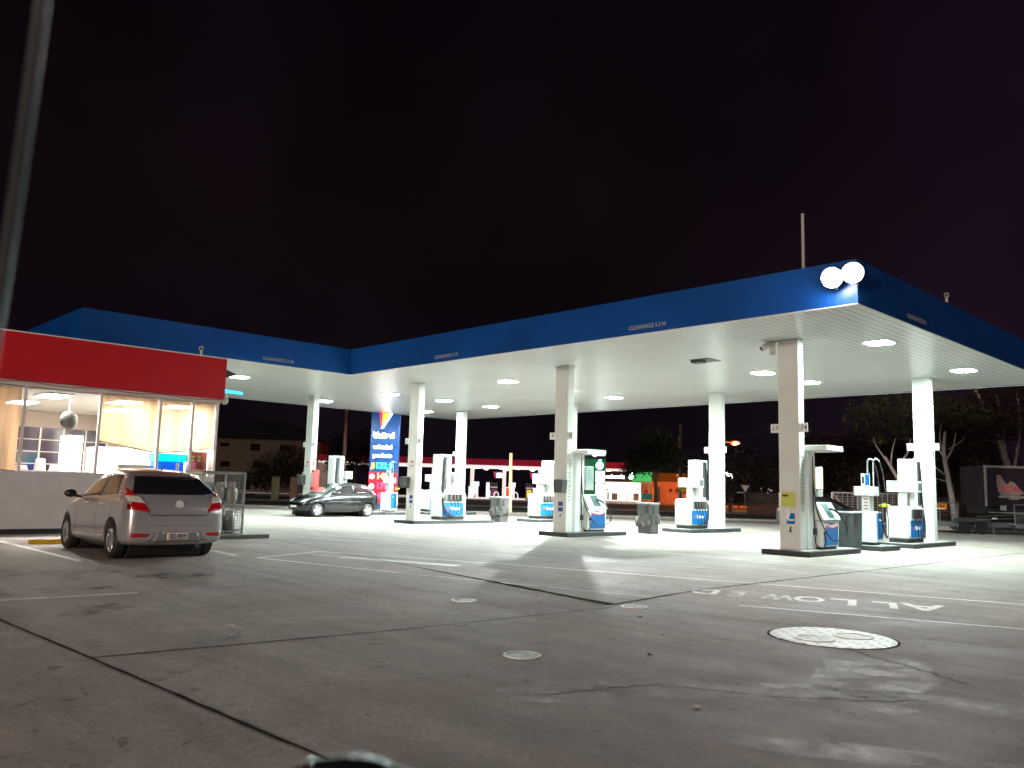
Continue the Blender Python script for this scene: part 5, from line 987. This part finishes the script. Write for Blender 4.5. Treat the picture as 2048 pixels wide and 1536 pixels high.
text('VICTAS', .36, mat('truck_red', (.55, .02, .04), .5, emit=(.6, .02, .04), es=.18), 'company_lettering', tk, BM(-.42, 2.06, -.018), .003, offset=.006, sx=.85); text('TRUCK RENTALS', .12, mat('truck_dark', (0, 0, 0)), 'company_lettering', tk, BM(-.25, 1.665, -.028), .002); box(-1.05, .4, -.022, -.013, 1.61, 1.72).build('white_band', M_textw, tk); text('TRUCKS', .36, mat('truck_red', (0, 0, 0)), 'company_lettering', tk, BM(1.35, 2.06, -.018), .003, offset=.006, sx=.85)
box(-1.6, 4.4, .3, 2.1, .75, 1.145).build('chassis', M_dkgrey, tk); box(4.55, 6.3, .15, 2.25, .5, 2.6).build('cab', mat('cab_white', (.5, .45, .45), .4), tk, .1)
for x in (-.6, 5.4): MB().lathe([(.2, -.13), (.42, -.13), (.45, -.08), (.45, .08), (.42, .13), (.2, .13)], n=22).xf(Matrix.Translation((x, .15, .45)) @ Matrix.Rotation(R(90), 4, 'X')).build('wheel', M_black, tk)
box(-1.0, -.7, -.08, -.03, .95, 1.2).build('lamp_cluster', M_textw, tk)
t = bthing('notice_board', 'brown notice on a post behind the mesh trolley cage', 'sign', 15.9, 38); box(-.22, .22, -.02, 0, 1.5, 1.95).build('panel', mat('notice_brown', (.25, .08, .07), .6), t); box(-.03, .03, .001, .04, 0, 1.6).build('post', M_steel, t)
fn = bthing('boundary_fence', 'dark paling fence along the back of the right hand lot', 'fence', 30, 56); mb = MB()
for i in range(-70, 90): mb.box(i*.2, i*.2+.17, -.01, .01, 0, 1.55+random.uniform(-.03, .03))
mb.build('paling', mat('fence_dark', (.10, .06, .05), .9, noise=.3), fn); box(-14, 18, .011, .06, 1.2, 1.28).build('rail', mat('fence_dark', (0, 0, 0)), fn)

# ------------------------------------------------------------------ trees
def leafmat(name, col):
    m = mat(name, col, .7, noise=.35, nscale=.8); m.node_tree.nodes['Principled BSDF'].inputs['Transmission Weight'].default_value = 0; return m
def tree(label, s, D, trunk, limbs, blobs, n, leaf, bark, lm, name='tree', group=None):
    t = bthing(name, label, 'tree', s, D, 0, group); mb = MB(); mb.tube(trunk[0], trunk[1], 9, 4)
    for pts, r in limbs: mb.tube(pts, r, 6, 4)
    mb.build('trunk', bark, t, smooth=True)
    cr_ = MB(); rnd = random.Random(hash(label) % 1000 if False else len(label)*7+n)
    cl = []
    for (c, r) in blobs:
        k_ = max(3, int(n*.02*r[0]*r[2]))
        for _ in range(k_):
            while True:
                p = Vector((rnd.uniform(-1, 1), rnd.uniform(-1, 1), rnd.uniform(-1, 1)))
                if .25 < p.length < 1: break
            cl.append((Vector(c)+Vector((p.x*r[0], p.y*r[1], p.z*r[2])), rnd.uniform(.25, .6)*min(r)))
    per = max(6, n//max(1, len(cl)))
    for c, rr in cl:
        for _ in range(per):
            p = c+Vector((rnd.gauss(0, .45), rnd.gauss(0, .45), rnd.gauss(0, .32)))*rr
            a = Vector((rnd.gauss(0, 1), rnd.gauss(0, 1), rnd.gauss(0, 1))).normalized(); b = a.orthogonal().normalized(); b = (b*math.cos(1)+a.cross(b)*math.sin(1)); L_ = leaf*rnd.uniform(.6, 1.4)
            cr_.add([p-a*L_, p+b*L_*.35, p+a*L_, p-b*L_*.35], [(0, 1, 2, 3)])
    me = bpy.data.meshes.new('crown'); me.from_pydata(cr_.v, [], cr_.f); me.materials.append(lm); o = bpy.data.objects.new('crown', me); COL.objects.link(o); o.parent = t; return t
M_bark = mat('pale_bark', (.66, .54, .52), .8, noise=.35, nscale=3); M_barkd = mat('brown_bark', (.16, .10, .07), .9, noise=.3, nscale=3)
LF = leafmat('gum_leaf', (.085, .085, .03)); LFd = leafmat('dark_leaf', (.028, .036, .018)); LFr = leafmat('dry_leaf', (.06, .035, .022))
tree('round street tree before the lit kiosk and the orange building', 13.2, 75, ([(0, 0, 0), (.02, 0, 1.2), (-.03, 0, 2.5), (0, 0, 3.3)], [.20, .10]),
     [([(0, 0, 2.2), (-.5, 0, 2.9), (-1.2, 0, 3.5), (-1.7, 0, 3.9)], [.07, .02]), ([(0, 0, 2.6), (-.3, 0, 3.4), (-.5, .2, 4.2)], [.08, .03]), ([(0, 0, 2.6), (.35, 0, 3.4), (.6, -.2, 4.3)], [.08, .03])],
     [((-.3, 0, 5.2), (2.2, 1.8, 1.5)), ((-1.4, 0, 4.1), (1.6, 1.4, 1.2)), ((1.2, 0, 4.4), (1.6, 1.3, 1.1)), ((0, 0, 6.4), (1.4, 1.2, .9)), ((-2.3, 0, 3.3), (.8, .8, .7))], 9000, .13, M_barkd, LFd)
tree('pale forked gum tree left of the furthest right back column', 21.0, 44, ([(.6, 0, 0), (.3, 0, 1.0), (-.4, 0, 2.4), (-1.1, 0, 3.6)], [.17, .07]),
     [([(-.4, 0, 2.4), (-.2, 0, 3.3), (.2, 0, 4.0), (.3, 0, 4.6)], [.08, .03]), ([(-1.0, 0, 3.4), (-1.5, 0, 4.1), (-1.7, 0, 4.6)], [.05, .02]), ([(-.3, 0, 3.0), (.5, 0, 3.6), (1.0, 0, 4.3)], [.06, .02]), ([(-.8, 0, 3.1), (-.7, 0, 3.9), (-.5, 0, 4.6)], [.05, .02])],
     [((-1.5, 0, 4.5), (.6, .5, .3)), ((-.3, 0, 4.9), (.7, .6, .45)), ((.3, .8, 6.3), (2.2, 1.6, 1.1)), ((-1.7, .8, 5.9), (1.2, 1.0, .8))], 4200, .085, M_bark, LF)
tree('pale straight gum tree right of the furthest right back column', 24.3, 46, ([(.3, 0, 0), (.15, 0, 1.5), (-.05, 0, 2.8), (-.2, 0, 4.0), (-.1, 0, 5.2)], [.19, .07]),
     [([(-.05, 0, 2.7), (-.7, 0, 3.2), (-1.2, 0, 3.7)], [.05, .02]), ([(0, 0, 2.4), (-.9, 0, 2.6), (-1.5, 0, 2.5)], [.03, .012]), ([(-.15, 0, 3.5), (.3, 0, 4.3), (.5, 0, 5.1)], [.06, .02]), ([(-.2, 0, 3.8), (-.8, 0, 4.6), (-1.1, 0, 5.3)], [.06, .02]), ([(-.2, 0, 3.9), (-.4, 0, 4.8), (-.3, 0, 5.6)], [.05, .02]), ([(.05, 0, 4.2), (.8, 0, 4.7), (1.0, 0, 5.0)], [.03, .012])],
     [((-.7, 0, 3.6), (.6, .35, .22)), ((-.2, .9, 6.5), (2.0, 1.4, 1.0)), ((-.5, 0, 2.7), (.3, .2, .2)), ((1.8, .9, 6.1), (1.3, 1.2, .8))], 3600, .085, M_bark, LF)
tree('big dark gum tree overhanging the box truck at the right edge', 30.5, 52, ([(1.5, 0, 0), (1.0, 0, 2.5), (.3, 0, 5.0), (-.6, 0, 7.2), (-1.1, 0, 8.4)], [.28, .09]),
     [([(.6, 0, 4.0), (.5, 0, 6), (.2, 0, 8.2)], [.12, .05]), ([(1.0, 0, 3), (1.6, 0, 6), (1.5, 0, 8.5)], [.12, .05]), ([(.3, 0, 5.2), (-1.2, 0, 6.2), (-2.4, 0, 6.0)], [.06, .02]), ([(.3, 0, 5.0), (-.9, 0, 5.2), (-2.0, 0, 4.4)], [.06, .02])],
     [((-2.6, -.5, 5.0), (1.6, 1.2, 1.1)), ((-1.2, -.5, 6.2), (2.4, 1.6, 1.3)), ((1.0, 0, 7.2), (3.2, 2, 1.8)), ((-3.0, 0, 6.6), (1.8, 1.4, 1.2)), ((-1.6, -.5, 4.2), (.8, .7, .9))], 9000, .10, M_bark, LFr)
for s, D, h, r, lb in ((17.5, 66, 5.5, 3.2, 'dim reddish bush mass low behind the small two-hose pump'), (22.5, 62, 6.6, 3.4, 'dim tall bush behind the pale forked gum tree'), (27.3, 60, 7.5, 3.8, 'dim tall bush behind the pale straight gum tree'), (33, 62, 8.5, 4, 'dim tall bush behind the box truck')):
    tree(lb, s, D, ([(0, 0, 0), (0, 0, h*.4)], [.15, .05]), [([(0, 0, h*.3), (.6, 0, h*.6)], [.08, .03])], [((0, 0, h*.55), (r, r*.6, h*.42)), ((-r*.6, 0, h*.4), (r*.5, r*.5, h*.3)), ((r*.5, 0, h*.45), (r*.6, r*.5, h*.3))], 4500, .14, M_barkd, LFr, 'tall_bush', 'dim bushes behind the right hand lot')
tree('dark round bush before the dim house, left of the leftmost column', -23.6, 84, ([(0, 0, 0), (0, 0, 2)], [.15, .06]), [([(0, 0, 1), (.6, 0, 2.5)], [.07, .03])], [((0, 0, 2.4), (2.6, 1.8, 1.9)), ((1.6, 0, 3.2), (2.0, 1.5, 2.0)), ((-1.4, 0, 1.6), (1.6, 1.4, 1.2))], 5000, .14, M_barkd, leafmat('black_leaf', (.018, .014, .010)), 'bush')
tree('dim tall tree beyond the price sign, right of the leftmost column', -14.5, 78, ([(0, 0, 0), (0, 0, 3)], [.2, .08]), [([(0, 0, 2), (.6, 0, 4)], [.08, .03])], [((0, 0, 5.0), (2.4, 1.8, 2.0)), ((1.6, 0, 3.6), (2.0, 1.5, 1.6)), ((-1.4, 0, 3.4), (1.6, 1.4, 1.6))], 5000, .14, M_barkd, MATS['black_leaf'])
# low hedge by the verge
